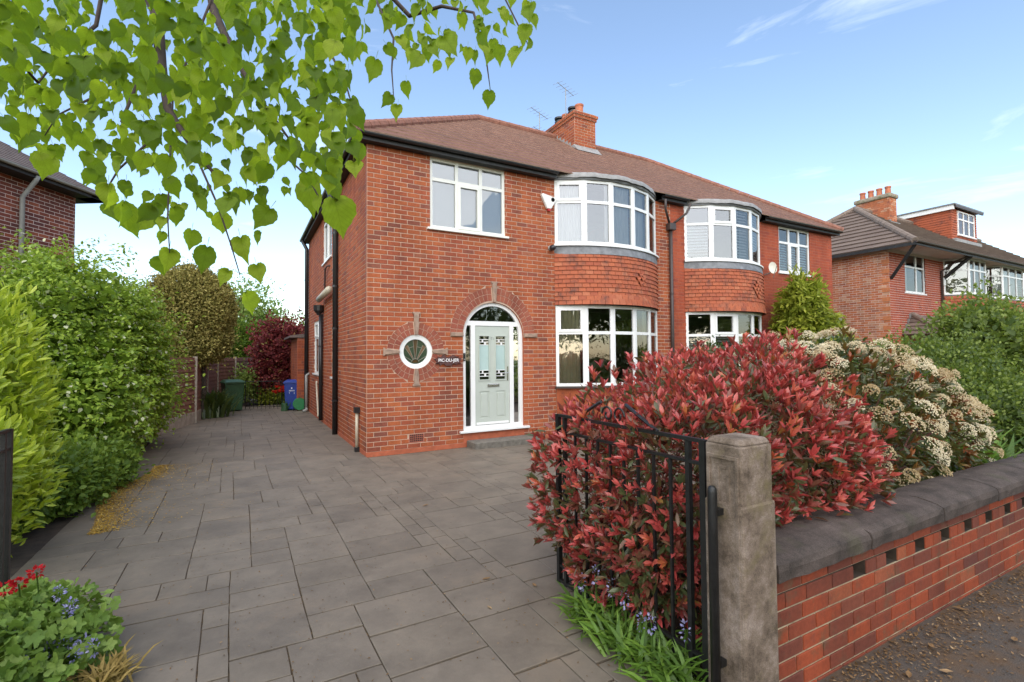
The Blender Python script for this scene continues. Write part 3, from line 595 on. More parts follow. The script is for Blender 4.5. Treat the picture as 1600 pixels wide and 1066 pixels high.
for s in (1, -1):
    inner = 1.985 if s == 1 else 2.925; pts = [(inner, 0.08, DZ0+.065), (inner, 0.08, 2.305)]
    pts += [(DCX-s*math.sqrt(ri*ri-(z-DZS)**2), 0.08, z) for z in zz[::-1]]+[(DCX-s*ri, 0.08, DZ0+.065)]
    MB().add(pts, [tuple(range(len(pts)))]).build('side_light', 'glass', frame)
a0 = math.asin((2.395-DZS)/ri); pts = [(DCX+ri*math.cos(a), 0.08, DZS+ri*math.sin(a)) for a in np.linspace(a0, math.pi-a0, 20)]
MB().add(pts, [tuple(range(20))]).build('fanlight', 'glass', frame)
LX0, LX1, LZ0, LZ1 = 2.082, 2.828, 0.372, 2.298; ly = 0.06
panels = [(2.17, 2.38), (2.53, 2.74)]
mb = MB(); xs = [LX0, 2.17, 2.38, 2.53, 2.74, LX1]; zs = [LZ0, 0.50, 1.02, 1.25, 2.10, LZ1]
for i in range(5):
    for j in range(5):
        if i in (1, 3) and j in (1, 3): continue
        mb.box(xs[i], xs[i+1], ly, ly+0.05, zs[j], zs[j+1])
door = mb.build('door', 'door_paint', house); door['label'] = 'pale sage green front door'
one('kick_plate', 'upvc', door, (LX0+.02, LX1-.02, ly-.008, ly, LZ0+.004, LZ0+0.05))
for x0, x1 in panels:
    mb = MB(); b = 0.022
    for q in ((x0-b, x1+b, 1.25-b, 1.25), (x0-b, x1+b, 2.10, 2.10+b), (x0-b, x0, 1.25, 2.10), (x1, x1+b, 1.25, 2.10)): mb.box(q[0], q[1], ly-.014, ly, q[2], q[3])
    mb.build('glazing_bead', 'door_paint', door, bevel=0.004)
    one('pane', 'frosted', door, (x0+.002, x1-.002, ly+.018, ly+.024, 1.43, 1.93))
    for za, zb in ((1.252, 1.43), (1.93, 2.098)): one('pane', 'glass', door, (x0+.002, x1-.002, ly+.018, ly+.024, za, zb))
    mb = MB()
    for z in (1.315, 1.37, 1.43, 1.93, 1.985, 2.035): mb.box(x0+.002, x1-.002, ly+.010, ly+.017, z-.006, z+.006)
    for i, z in enumerate((1.342, 1.40, 1.957, 2.01)): mb.box(x0+(0.06 if i % 2 else 0.11), x0+(0.09 if i % 2 else 0.15), ly+.010, ly+.016, z-.02, z+.02)
    mb.build('glazing_bar', 'upvc', door)
    mb = MB(); mb.box(x0, x1, ly+.012, ly+.05, 0.50, 1.02); mb.build('panel', 'door_paint', door)
    one('raised_panel', 'door_paint', door, (x0+.03, x1-.03, ly+.002, ly+.02, 0.53, 0.99), bevel=0.008)
mb = MB(); mb.box(2.34, 2.60, ly-.012, ly, 1.10, 1.165); o = mb.build('letter_plate', 'chrome', door, bevel=0.004)
one('letter_flap', 'chrome', door, (2.365, 2.575, ly-.018, ly-.012, 1.115, 1.15), bevel=0.003)
mb = MB(); mb.box(2.775, 2.805, ly-.01, ly, 1.22, 1.50); mb.tube([(2.79, ly-.01, 1.37), (2.79, ly-.05, 1.37), (2.68, ly-.05, 1.37)], 0.009, 8); mb.build('handle', 'chrome', door)
def text(body, size, loc, parent, mat, name, depth=0.003, width=None, rx=90):
    cu = bpy.data.curves.new(name, 'FONT'); cu.body = body; cu.size = size; cu.extrude = depth; cu.align_x = 'CENTER'; cu.align_y = 'CENTER'; cu.offset = size*0.012
    tmp = bpy.data.objects.new(name+'_tmp', cu); COL.objects.link(tmp); bpy.context.view_layer.update()
    me = bpy.data.meshes.new_from_object(tmp.evaluated_get(bpy.context.evaluated_depsgraph_get())); bpy.data.objects.remove(tmp); me.materials.clear(); me.materials.append(MATS[mat])
    o = put(bpy.data.objects.new(name, me), parent, loc); o.rotation_euler = (R(rx), 0, 0)
    if width: s_ = width/max(1e-6, o.dimensions.x if o.dimensions.x else 1); o.scale = (s_, 1, 1)
    return o
mb = MB(); mb.tube([(2.437+.017*math.cos(a), ly-.003, 2.062+.017*math.sin(a)) for a in np.linspace(.6, 5.2, 14)], .0035, 5)   # the fitting is too blurred in the photograph to read
for x_, z_ in ((2.478, 2.068), (2.482, 2.05), (2.474, 2.034)): mb.box(x_-.004, x_+.004, ly-.005, ly, z_-.005, z_+.005)
mb.build('door_fitting', 'chrome', door, kind='stuff')
# round window
mb = MB(); n = 48
for i in range(n):
    a, b = 2*math.pi*i/n, 2*math.pi*(i+1)/n; c = lambda r, t_, y: (RW[0]+r*math.cos(t_), y, RW[1]+r*math.sin(t_))
    mb.hexa([c(0.308, a, 0.01), c(0.308, b, 0.01), c(0.225, b, 0.025), c(0.225, a, 0.025)], [c(0.308, a, 0.09), c(0.308, b, 0.09), c(0.225, b, 0.09), c(0.225, a, 0.09)])
rwin = mb.build('round_window', 'upvc', house)
MB().add([(RW[0]+0.228*math.cos(a), 0.06, RW[1]+0.228*math.sin(a)) for a in np.linspace(0, 2*math.pi, 40, endpoint=False)], [tuple(range(40))]).build('pane', 'glass_green', rwin)
base = (RW[0], RW[1]-0.20)
for a0_, a1_, r0, r1, m_ in ((84, 96, 0.07, 0.425, 'glass_brown'), (55, 66, 0.07, 0.35, 'glass_amber'), (114, 125, 0.07, 0.35, 'glass_amber'), (0, 180, 0.0, 0.055, 'glass_brown')):
    pts = [(base[0]+r0*math.cos(R(a)), 0.056, base[1]+r0*math.sin(R(a))) for a in np.linspace(a0_, a1_, 6)]+[(base[0]+r1*math.cos(R(a)), 0.056, base[1]+r1*math.sin(R(a))) for a in np.linspace(a1_, a0_, 6)]
    MB().prism(pts, (0, 0.003, 0)).build('stained_pane', m_, rwin)
mb = MB()
for a in (30, 55, 66, 84, 96, 114, 125, 150): mb.tube([(base[0]+0.07*math.cos(R(a)), 0.053, base[1]+0.07*math.sin(R(a))), (base[0]+(0.42 if 80 < a < 100 else 0.345 if 50 < a < 130 else 0.24)*math.cos(R(a)), 0.053, base[1]+(0.42 if 80 < a < 100 else 0.345 if 50 < a < 130 else 0.24)*math.sin(R(a)))], 0.004, 5)
for r_, b0, b1 in ((0.07, 10, 170), (0.29, 66, 84), (0.29, 96, 114)): mb.tube([(base[0]+r_*math.cos(R(a)), 0.053, base[1]+r_*math.sin(R(a))) for a in np.linspace(b0, b1, 12)], 0.004, 5)
mb.build('lead_came', 'came', rwin)
# air brick
mb = MB(); mb.box(0.745, 1.025, -0.004, 0.02, 0.162, 0.316); vent = mb.build('air_vent', 'vent_clay', house)
mb = MB()
for i in range(7):
    for j in range(4): mb.box(0.765+i*0.035, 0.79+i*0.035, -0.0065, -0.005, 0.185+j*0.034, 0.207+j*0.034)
mb.build('vent_opening', 'dark_hole', vent)
# eaves, roof
def eaves(hs, x0, x1, segs, side=None):
    for a, b in segs:
        one('soffit', 'fascia', hs, (a, b, -0.15, 0.02, SOF+.002, SOF+.02)); one('fascia', 'fascia', hs, (a, b, -0.172, -0.151, SOF-.004, SOF+0.11)); gutter(hs, (b, -0.225, SOF+0.105), (a, -0.225, SOF+0.105), 0.048)
EZ = SOF+0.125; RY, RZ = 4.0, 8.54; OV = 0.24; SL = (RZ-EZ)/(RY+OV)
eaves(house, -0.38, 3.9, [(-0.17, 3.88), (6.93, PARTY)]); eaves(nexth, 0, 0, [(PARTY, 7.78), (10.92, END+0.17)])
one('side_soffit', 'fascia', house, (-0.15, 0.02, 0.021, DEEP+.12, SOF+.002, SOF+.02)); one('side_fascia', 'fascia', house, (-0.173, -0.151, -0.15, DEEP+.12, SOF-.004, SOF+0.11)); gutter(house, (-0.225, -0.26, SOF+0.105), (-0.225, DEEP+.2, SOF+0.105), 0.048)
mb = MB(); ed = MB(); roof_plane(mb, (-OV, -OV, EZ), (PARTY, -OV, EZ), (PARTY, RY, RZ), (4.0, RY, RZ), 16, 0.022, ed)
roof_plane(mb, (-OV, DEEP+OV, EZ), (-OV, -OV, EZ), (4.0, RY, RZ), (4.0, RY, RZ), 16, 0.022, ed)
mb.add([(-OV, DEEP+OV, EZ), (PARTY, DEEP+OV, EZ), (PARTY, RY, RZ), (4.0, RY, RZ)], [(3, 2, 1, 0)])
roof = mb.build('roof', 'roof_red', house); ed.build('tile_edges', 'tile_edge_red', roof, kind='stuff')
ridge_tiles(roof, (-OV+.02, -OV+.02, EZ+.03), (4.0, RY, RZ+.02), 0.11, 'ridge_red'); ridge_tiles(roof, (4.0, RY, RZ+.02), (PARTY, RY, RZ+.02), 0.11, 'ridge_red')
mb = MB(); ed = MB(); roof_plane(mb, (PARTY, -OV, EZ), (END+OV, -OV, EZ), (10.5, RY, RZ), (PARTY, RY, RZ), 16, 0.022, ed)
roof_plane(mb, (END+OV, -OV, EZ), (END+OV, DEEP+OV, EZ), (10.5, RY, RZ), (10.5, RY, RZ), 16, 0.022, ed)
mb.add([(PARTY, DEEP+OV, EZ), (END+OV, DEEP+OV, EZ), (10.5, RY, RZ), (PARTY, RY, RZ)], [(3, 2, 1, 0)])
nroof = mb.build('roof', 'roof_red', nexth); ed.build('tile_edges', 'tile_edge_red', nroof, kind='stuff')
ridge_tiles(nroof, (END+OV-.02, -OV+.02, EZ+.03), (10.5, RY, RZ+.02), 0.10, 'ridge_red'); ridge_tiles(nroof, (PARTY, RY, RZ+.02), (10.5, RY, RZ+.02), 0.10, 'ridge_red')
# chimney
CX0, CX1, CY0, CY1 = 6.70, 7.48, 3.0, 4.62
mb = MB(); mb.box(CX0, CX1, CY0, CY1, 7.4, 8.80)
chim = mb.build('chimney', 'mortar', house)
def chim_bricks(x0, x1, y0, y1, z0, n, par, mat='brick', pr=0.006):
    zr = 0
    for (O, U, N, L) in (((x0, y0, 0), (1, 0, 0), (0, -1, 0), x1-x0), ((x0, y1, 0), (0, -1, 0), (-1, 0, 0), y1-y0), ((x1, y0, 0), (0, 1, 0), (1, 0, 0), y1-y0), ((x1, y1, 0), (-1, 0, 0), (0, 1, 0), x1-x0)):
        lay(course_bricks(L, z0, n), O, U, N, par, mat, 0, pr)
chim_bricks(CX0, CX1, CY0, CY1, 7.46, 16, chim)
for k, (z, e) in enumerate(((8.80, 0.035), (8.884, 0.065))):
    one('oversail', 'mortar', chim, (CX0-e, CX1+e, CY0-e, CY1+e, z, z+CO-.001)); chim_bricks(CX0-e, CX1+e, CY0-e, CY1+e, z, 1, chim)
one('flaunching', 'flaunch', chim, (CX0-.02, CX1+.02, CY0-.02, CY1+.02, 8.968, 9.02), bevel=0.03)
for y, kind in ((3.28, 0), (3.62, 1), (3.98, 0), (4.36, 1)):
    if kind == 0: MB().lathe([(0.15, 0), (0.145, 0.05), (0.125, 0.08), (0.12, 0.30), (0.135, 0.32), (0.14, 0.36), (0.11, 0.36), (0.10, 0.2)], (7.09, y, 9.0), 14).build('chimney_pot', 'pot', chim, smooth=False)
    else:
        MB().lathe([(0.14, 0), (0.12, 0.05), (0.115, 0.2), (0.10, 0.2)], (7.09, y, 9.0), 14).build('chimney_pot', 'flaunch', chim)
        MB().lathe([(0.085, 0), (0.085, 0.06), (0.145, 0.07), (0.15, 0.12), (0.09, 0.14), (0.09, 0.19), (0.15, 0.20), (0.155, 0.25), (0.05, 0.29)], (7.09, y, 9.18), 14).build('cowl', 'black_plastic', chim)
mb = MB(); zr = lambda y: EZ+(y+OV)*SL
mb.hexa([(CX0-.06, CY0-.22, zr(CY0-.22)+.035), (CX1+.06, CY0-.22, zr(CY0-.22)+.035), (CX1+.06, CY0-.012, zr(CY0)+.02), (CX0-.06, CY0-.012, zr(CY0)+.02)], [(CX0-.06, CY0-.22, zr(CY0-.22)+.045), (CX1+.06, CY0-.22, zr(CY0-.22)+.045), (CX1+.06, CY0-.012, zr(CY0)+.12), (CX0-.06, CY0-.012, zr(CY0)+.12)])
for i in range(6):
    y = CY0+i*0.17; mb.box(CX0-.018, CX0-.008, y, y+0.165, zr(y)-.02, zr(y)+0.14)
mb.build('flashing', 'lead_pale', chim)
def aerial(loc, h, lab, n=6):
    t_ = thing('television_aerial', lab, 'aerial', loc); x, y, z = loc
    MB().tube([(x, y, z), (x, y, z+h)], 0.013, 6).build('mast', 'grey_plastic', t_)
    mb_ = MB(); mb_.tube([(x-.45, y-.2, z+h-.03), (x+.45, y+.2, z+h-.03)], 0.009, 5)
    for i in range(n): f_ = -0.42+0.84*i/(n-1); mb_.tube([(x+f_+.07, y+f_*.44-.17, z+h-.03), (x+f_-.07, y+f_*.44+.17, z+h-.03)], 0.005, 4)
    mb_.build('boom', 'grey_plastic', t_)
aerial((7.0, 3.85, 8.9), 1.25, 'thin tall television aerial rising from the chimney top between the pots')
aerial((6.55, 4.7, 7.9), 1.75, 'taller slim aerial behind the ridge just beside the chimney')
aerial((6.42, 4.35, 7.9), 0.95, 'short slim aerial at the ridge just beside the chimney')
# bays
def bay(hs, x0, x1, d, base_mat, sashes, blinds, lz, mid_mat='hung_tile', seed=1, up='upvc', lozenge=0.63):
    A = arc(x0, x1, d, 5)
    for (z0, z1, tr, sset) in ((1.06, 2.77, 0.66, sashes[0]), (4.075, 5.46, 0.66, sashes[1])):
        for i in range(5):
            a, b = A[i], A[i+1]; u = (b-a).normalized(); n = Vector((u.y, -u.x, 0))
            window(hs, a, u, n, (b-a).length-.001, z0, z1, (), tr, up, [(0, 1)] if i in sset else [], name='bay_window', sill=False, t=0.062)
        S = MB(); B = [Vector((p.x, p.y-.05, 0)) for p in arc(x0-.05, x1+.05, d, 20)]
        v = [(p.x, p.y, z0-.04) for p in B]+[(p.x, p.y, z0-.002) for p in B]; k_ = len(B)
        S.add(v+[(B[0].x, 0.05, z0-.04), (B[-1].x, 0.05, z0-.04), (B[0].x, 0.05, z0-.002), (B[-1].x, 0.05, z0-.002)], [(i, i+1, k_+i+1, k_+i) for i in range(k_-1)]+[tuple(range(k_-1, -1, -1))+(2*k_, 2*k_+1), tuple(range(k_, 2*k_))+(2*k_+3, 2*k_+2)])
        S.build('bay_sill', up if z0 > 3 else 'brown_plastic', hs)
    def band(z0, z1, d0, d1, mat, name, n=24, xo=0.0, capt=True):
        p0, p1 = arc(x0-xo, x1+xo, d0, n), arc(x0-xo, x1+xo, d1, n); m_ = MB()
        m_.add([(p.x, p.y, z0) for p in p0]+[(p.x, p.y, z1) for p in p1], [(i, i+1, n+2+i, n+1+i) for i in range(n)])
        if capt: m_.add([(p.x, p.y, z0) for p in p0], [tuple(range(n, -1, -1))]); m_.add([(p.x, p.y, z1) for p in p1], [tuple(range(n+1))])
        return m_.build(name, mat, hs, smooth=False)
    band(0, 1.02, d-.01, d-.01, base_mat, 'bay_base', 5)
    apron = band(2.772, 4.03, d+.045, d-.03, 'brown_plastic', 'bay_apron')
    band(3.85, 4.032, d+.085, d+.02, 'lead', 'lead_band', xo=0.03, capt=False)
    nrow = 12; q = random.Random(seed); rh = (3.90-2.80)/nrow; tw = 0.165; made = 0
    def path(off):
        ap = arc(x0-.02, x1+.02, d+off, 60); return ap, np.cumsum([0]+[(ap[i+1]-ap[i]).length for i in range(60)])
    def at(ap, pu, s_):
        i = min(int(np.searchsorted(pu, s_, 'right')-1), 59); f_ = (s_-pu[i])/(pu[i+1]-pu[i]); return ap[i].lerp(ap[i+1], f_), (ap[i+1]-ap[i]).normalized()
    cache = {}
    def tmesh(w_, kind):
        key_ = (round(w_, 3), kind)
        if key_ not in cache:
            h = rh+0.035; hw = w_/2-.004
            outline = [(-hw, h), (hw, h), (hw, 0), (-hw, 0)] if kind == 0 else [(-hw, h), (hw, h), (hw, 0.085), (hw*.55, 0.045), (0, -0.02), (-hw*.55, 0.045), (-hw, 0.085)]
            n_ = len(outline); kk = 0.012 if kind else 0.0; v = [(x, -0.026-kk if z < 0.09 else 0.004, z) for x, z in outline]+[(x, -0.004-kk if z < 0.09 else 0.016, z) for x, z in outline]
            cache[key_] = meshdata('tile', v, [tuple(range(n_))[::-1], tuple(range(n_, 2*n_))]+[(i, (i+1) % n_, n_+(i+1) % n_, n_+i) for i in range(n_)], mid_mat)
        return cache[key_]
    shape = {3: 1, 4: 2, 5: 3, 6: 2, 7: 1}
    for r_ in range(nrow):
        z = 3.86-(r_+1)*rh+0.02; s_ = -tw*(0.5 if r_ % 2 else 1.0)
        bulge = 0.055+0.055*(r_/(nrow-1))+(0.02*(r_-nrow+3) if r_ >= nrow-2 else 0); ap, pu = path(bulge); Ltot = pu[-1]
        while s_ < Ltot:
            a_, b_ = max(s_, 0), min(s_+tw, Ltot); s_ += tw
            if b_-a_ < 0.04: continue
            mid = (a_+b_)/2; kd = 1 if r_ in shape and abs(mid-lozenge*Ltot) < shape[r_]*tw/2-.01 else 0
            p, t_ = at(ap, pu, mid); o = put(bpy.data.objects.new('tile', tmesh(b_-a_, kd)), apron, (p.x, p.y, z)); o.rotation_euler.z = math.atan2(t_.y, t_.x); o.color = (q.random(), 0, 0, 1); made += 1
    # lead roof
    band(5.458, 5.50, d+.03, d+.05, 'lead', 'bay_cornice', xo=0.02)
    n = 40; p0 = arc(x0-.03, x1+.03, d+.09, n); m_ = MB(); wob = [0.008*math.sin(i*.7+seed)+0.005*math.sin(i*1.9) for i in range(n+1)]
    rings_ = []
    for j, (off, z) in enumerate(((0.0, 5.495), (0.0, 5.56), (-0.03, 5.60), (-0.12, 5.625))):
        pr = arc(x0-.03+max(0, -off)*.5, x1+.03-max(0, -off)*.5, d+.09+off, n); rings_.append([(p.x, p.y, z+(wob[i] if j < 3 else 0)) for i, p in enumerate(pr)])
    m_.add([p for g in rings_ for p in g], [(j*(n+1)+i, j*(n+1)+i+1, (j+1)*(n+1)+i+1, (j+1)*(n+1)+i) for j in range(3) for i in range(n)]); m_.add(rings_[-1]+[(x1, 0.3, 5.66), (x0, 0.3, 5.66)], [tuple(range(n+3))])
    m_.build('lead_roof', 'lead_pale', hs, smooth=True)
    return A
A1 = bay(house, 3.93, 6.87, 0.5, 'brick', ([0], [0]), None, 0)
A2 = bay(nexth, 7.85, 10.85, 0.6, 'brick_next', ([1], [1]), None, 0, seed=4, lozenge=0.64)
inn = lambda A, k, o: Vector((A[k].x+(5.4-A[k].x)*o, A[k].y+0.16, 0))
curtain(house, (4.04, 0.03, 0), (4.42, -0.19, 0), 1.08, 2.75, waves=5, amp=.02); curtain(house, (6.12, -0.28, 0), (6.42, -0.14, 0), 1.08, 2.75, waves=4, amp=.02)
curtain(house, (4.06, 0.06, 0), (4.55, -0.20, 0), 4.1, 5.44, 'blind_white', 7, 0.02); curtain(house, (4.98, -0.36, 0), (5.65, -0.38, 0), 4.1, 5.44, 'blind_white', 6, 0.012); curtain(house, (5.9, -0.33, 0), (6.3, -0.17, 0), 4.1, 5.44, 'blind_white', 5, 0.012)
# the other half
NH = [f_rect(11.75-PARTY, 13.3-PARTY, 4.08, 5.6)]
nb = [b for b in course_bricks(END-PARTY, 0.07, NC, 0, NH+[f_rect(7.86-PARTY, 10.84-PARTY, -1, 9)])]
lay(nb, (PARTY, 0, 0), (1, 0, 0), (0, -1, 0), nexth, 'brick_next', 0, 0.004)
mb = MB(); wall_sheet(mb, (PARTY, 0, 0), (1, 0, 0), END-PARTY, 0, SOF, [o_rect(7.86-PARTY, 10.84-PARTY, 0, SOF), o_rect(11.75-PARTY, 13.3-PARTY, 4.08, SOF)])
mb.box(END-.1, END, .02, DEEP, 0, SOF); mb.box(PARTY, END, DEEP-.1, DEEP+.002, 0, SOF); mb.box(PARTY-.03, PARTY+.03, 0.15, DEEP, 0, 5.5); mb.build('wall', 'mortar_red', nexth)
one('interior', 'interior', nexth, (7.4, 14.4, 4.6, 4.68, 0, 5.4), (7.4, 14.4, 0.14, 4.6, 2.66, 2.76), (7.4, 14.4, 0.14, 8.3, 5.45, 5.5), (11.2, 11.28, 0.14, 4.6, 0, 5.4))
window(nexth, (11.75, 0, 0), (1, 0, 0), (0, -1, 0), 1.55, 4.085, SOF-.005, (0.345, 0.665), 0.66, 'upvc', [(1, 0)], dp=-0.025, silld=0.07)
for a, b in ((11.80, 12.27), (12.32, 12.76), (12.81, 13.27)): slats(nexth, (a, 0.12, 0), (b, 0.12, 0), 4.16, 4.98)
for k in range(4):
    a, b = A2[k], A2[k+1]; u = (b-a).normalized(); n_ = Vector((-u.y, u.x, 0))*0.1; p, q_ = a+u*.07+n_, b-u*.07+n_
    if k != 1: slats(nexth, p, q_, 4.16, 4.96 if k < 2 else 5.4)
    slats(nexth, p, q_, 1.14, 2.16)
one('blind', 'blind_white', nexth, (10.1, 10.11, -0.32, 0.1, 4.1, 5.42))
# pipes
def pipe(hs, pts, r, mat, name='downpipe', clips=()):
    o = MB().tube(pts, r, 10).build(name, mat, hs, smooth=True)
    for z in clips: x, y = pts[0][0], pts[0][1]; MB().lathe([(r+.008, -.022), (r+.008, .022)], (x, y, z), 10).build('pipe_clip', mat, o)
    return o
pipe(house, [(-0.07, 2.86, 0.0), (-0.07, 2.86, 5.1), (-0.10, 2.86, 5.2), (-0.22, 2.86, 5.42), (-0.22, 2.86, 5.5)], 0.056, 'black_plastic', clips=(0.75, 2.35, 3.3, 4.5))
pipe(house, [(-0.07, 5.12, 0.06), (-0.07, 5.12, 2.85)], 0.05, 'black_plastic', clips=(1.0, 2.0))
MB().lathe([(0.05, 0), (0.06, 0.04), (0.13, 0.12), (0.14, 0.26), (0.12, 0.26), (0.11, 0.14)], (-0.12, 5.12, 2.82), 12).build('hopper', 'black_plastic', house)
pipe(house, [(-0.08, 8.35, 0.05), (-0.08, 8.35, 5.2), (-0.22, 8.35, 5.48)], 0.06, 'black_plastic', clips=(1.2, 2.9, 4.2))
pipe(house, [(-0.10, 8.1, 0.10), (-0.10, 8.1, 1.15), (-0.01, 8.1, 1.2)], 0.045, 'grey_plastic', 'waste_pipe'); pipe(house, [(-0.10, 8.1, 0.12), (-0.10, 8.0, 0.06), (-0.2, 7.9, 0.05)], 0.045, 'grey_plastic', 'waste_pipe')
pipe(house, [(-0.04, 6.1, 1.05), (-0.05, 6.1, 0.98), (-0.05, 5.75, 0.20), (-0.07, 5.55, 0.12)], 0.026, 'beige_plastic', 'waste_pipe')
pipe(house, [(-0.05, 0.56, 0.06), (-0.05, 0.56, 0.74)], 0.028, 'beige_plastic', 'conduit'); one('conduit_box', 'black_plastic', house, (-0.10, 0, 0.50, 0.62, 0.70, 0.80)); one('conduit_foot', 'black_plastic', house, (-0.09, -0.01, 0.51, 0.61, 0.0, 0.08))
pipe(house, [(-0.14, 3.25, 3.28), (-0.14, 5.0, 3.22)], 0.075, 'beige_plastic', 'flue'); pipe(house, [(-0.06, 4.5, 3.3), (-0.06, 4.5, 3.95), (-0.06, 4.2, 3.97), (0.0, 4.0, 3.97)], 0.02, 'brown_plastic', 'overflow_pipe')
one('joint_strip', 'brown_plastic', house, (-0.008, -0.002, 0.03, 0.05, 2.75, 5.4)); 
pc = pipe(house, [(7.3, -0.07, 0.0), (7.3, -0.07, 4.75)], 0.042, 'brown_plastic', clips=(1.5, 3.2)); one('hopper', 'brown_plastic', house, (7.2, 7.4, -0.16, -0.01, 4.75, 4.93), bevel=0.02)
pipe(house, [(7.26, -0.08, 4.9), (6.98, -0.22, 5.2), (6.92, -0.28, 5.42)], 0.03, 'brown_plastic', 'branch_pipe'); pipe(nexth, [(7.34, -0.08, 4.9), (7.70, -0.22, 5.2), (7.76, -0.3, 5.42)], 0.03, 'brown_plastic', 'branch_pipe')
# rear outhouse
mb = MB(); mb.box(-0.32, 2.5, 8.62, 11.0, 0, 2.35); oh = mb.build('outhouse', 'mortar_red', house); lay(course_bricks(2.38, 0, 27), (-.322, 11.0, 0), (0, -1, 0), (-1, 0, 0), oh, 'brick', 0); lay(course_bricks(.3, 0, 27), (-.32, 8.618, 0), (1, 0, 0), (0, -1, 0), oh, 'brick', 0); MB().hexa([(-0.55, 8.56, 2.36), (2.6, 8.56, 2.36), (2.6, 11.1, 2.36), (-0.55, 11.1, 2.36)], [(-0.55, 8.56, 2.42), (2.6, 8.56, 2.9), (2.6, 11.1, 2.9), (-0.55, 11.1, 2.42)]).build('outhouse_roof', 'roof_dark', oh)
# step
one('door_step', 'concrete_step', None, (1.86, 3.36, -0.41, -0.015, -0.02, 0.115), bevel=0.012, label='low dark concrete step below the arched front door', cat='step')
# ---------------------------------------------------------------- fittings on the walls
sg = thing('house_sign', 'dark carved plaque with white lettering beside the round window', 'sign', (1.49, -0.02, 1.62))
mb = MB(); q = random.Random(9)
pts = [(1.49+(0.25+0.025*math.sin(9*a)+q.uniform(-.012, .012))*math.copysign(abs(math.cos(a))**0.7, math.cos(a)), -0.045, 1.635+(0.085+0.018*math.sin(11*a)+q.uniform(-.012, .012))*math.copysign(abs(math.sin(a))**0.6, math.sin(a))) for a in np.linspace(0, 2*math.pi, 56, endpoint=False)]
mb.prism(pts, (0, 0.036, 0)); mb.build('plaque', 'sign_wood', sg)
text('PIC-DU-JER', 0.083, (1.49, -0.047, 1.635), sg, 'lettering', 'lettering', 0.003)
bl = thing('door_bell', 'small black video doorbell on the white door frame', 'doorbell', (1.835, 0.03, 1.68))
one('bell_body', 'bell_black', bl, (1.812, 1.86, 0.02, 0.044, 1.62, 1.77), bevel=0.006); MB().lathe([(0.012, 0), (0.012, -.004)], (1.836, 0.02, 1.65), 12, 'y').build('button', 'grey_plastic', bl)
al = thing('alarm_box', 'white triangular alarm box with red base on the upper brick wall', 'alarm', (3.72, -0.02, 4.95))
MB().prism([(3.56, -0.075, 5.08), (3.60, -0.075, 5.11), (3.92, -0.075, 5.05), (3.93, -0.075, 5.0), (3.80, -0.075, 4.80), (3.70, -0.075, 4.80)], (0, 0.066, 0)).build('casing', 'alarm_white', al, bevel=0.012)
MB().prism([(3.71, -0.07, 4.797), (3.80, -0.07, 4.797), (3.785, -0.07, 4.755), (3.73, -0.07, 4.755)], (0, 0.055, 0)).build('strobe', 'red_plastic', al); MB().lathe([(0.045, 0), (0.045, -.004), (0.036, -.004), (0.036, 0)], (3.84, -0.075, 5.0), 16, 'y').build('badge', 'brown_plastic', al)
cc = thing('security_camera', 'small grey dome security camera below the upper bay window corner', 'camera', (3.82, -0.03, 3.98))
MB().lathe([(0.055, 0), (0.055, -.02), (0.03, -.05)], (3.80, -0.008, 3.98), 14, 'y').build('mount', 'grey_plastic', cc); MB().lathe([(0.03, 0.06), (0.06, 0.03), (0.065, -.02), (0.045, -.06), (0.01, -.08)], (3.80, -0.10, 3.97), 14, 'y').build('dome', 'bell_black', cc, smooth=True)
sdh = thing('satellite_dish', 'small cream satellite dish on the wall beside the further bay', 'dish', (11.05, -0.02, 4.0))
MB().tube([(11.05, 0.0, 3.95), (11.05, -0.15, 3.97), (11.08, -0.2, 4.05)], 0.018, 8).build('bracket', 'grey_plastic', sdh)
mb = MB(); c0 = Vector((11.05, -0.24, 4.10)); ax_ = Vector((-0.75, -1, 0.25)).normalized(); e1 = ax_.cross(Vector((0, 0, 1))).normalized(); e2 = e1.cross(ax_)
v = []
for j in range(5):
    r_ = j/4
    for i in range(18): a = 2*math.pi*i/18; v.append(c0+e1*(0.11*r_*math.cos(a))+e2*(0.17*r_*math.sin(a))+ax_*0.04*r_*r_)
mb.add(v, [(j*18+i, j*18+(i+1) % 18, (j+1)*18+(i+1) % 18, (j+1)*18+i) for j in range(4) for i in range(18)]); mb.build('reflector', 'dish', sdh, smooth=True); MB().tube([c0-e2*.28, c0+ax_*0.3-e2*.05], 0.01, 6).build('arm', 'grey_plastic', sdh)
# ---------------------------------------------------------------- house along the street
rh_ = thing('brick_house', 'orange-brown brick house with brown tiled roof, dormer and deep front eaves', 'house', (24, 3, 0))
bx = 18.1
lay(course_bricks(5.5, 0.0, 63), (bx, 5.5, 0), (0, -1, 0), (-1, 0, 0), rh_, 'brick_far', 0, 0.005)
lay(course_bricks(12, 0.0, 63, 1, [f_rect(1.15, 2.75, 3.92, 5.9), f_rect(4.3, 7.0, 3.2, 9)]), (bx, 0, 0), (1, 0, 0), (0, -1, 0), rh_, 'brick_next', 0, 0.005)
mb = MB(); wall_sheet(mb, (bx, 5.5, 0), (0, -1, 0), 5.5, 0, 5.45, []); wall_sheet(mb, (bx, 0, 0), (1, 0, 0), 12, 0, 5.45, [o_rect(1.15, 2.75, 3.92, 5.3)]); mb.box(bx+.02, bx+12, 5.4, 5.5, 0, 5.45); mb.box(bx+11.9, bx+12, 0.02, 5.4, 0, 5.45); mb.build('wall', 'mortar_white', rh_)
for k in range(12, 31):
    if k % 2: one('quoin', 'brick_far', rh_, (bx-.02, bx+.01, -0.015, 0.22, 2*k*CO+.004, (2*k+2)*CO-.004))
EA = 5.42
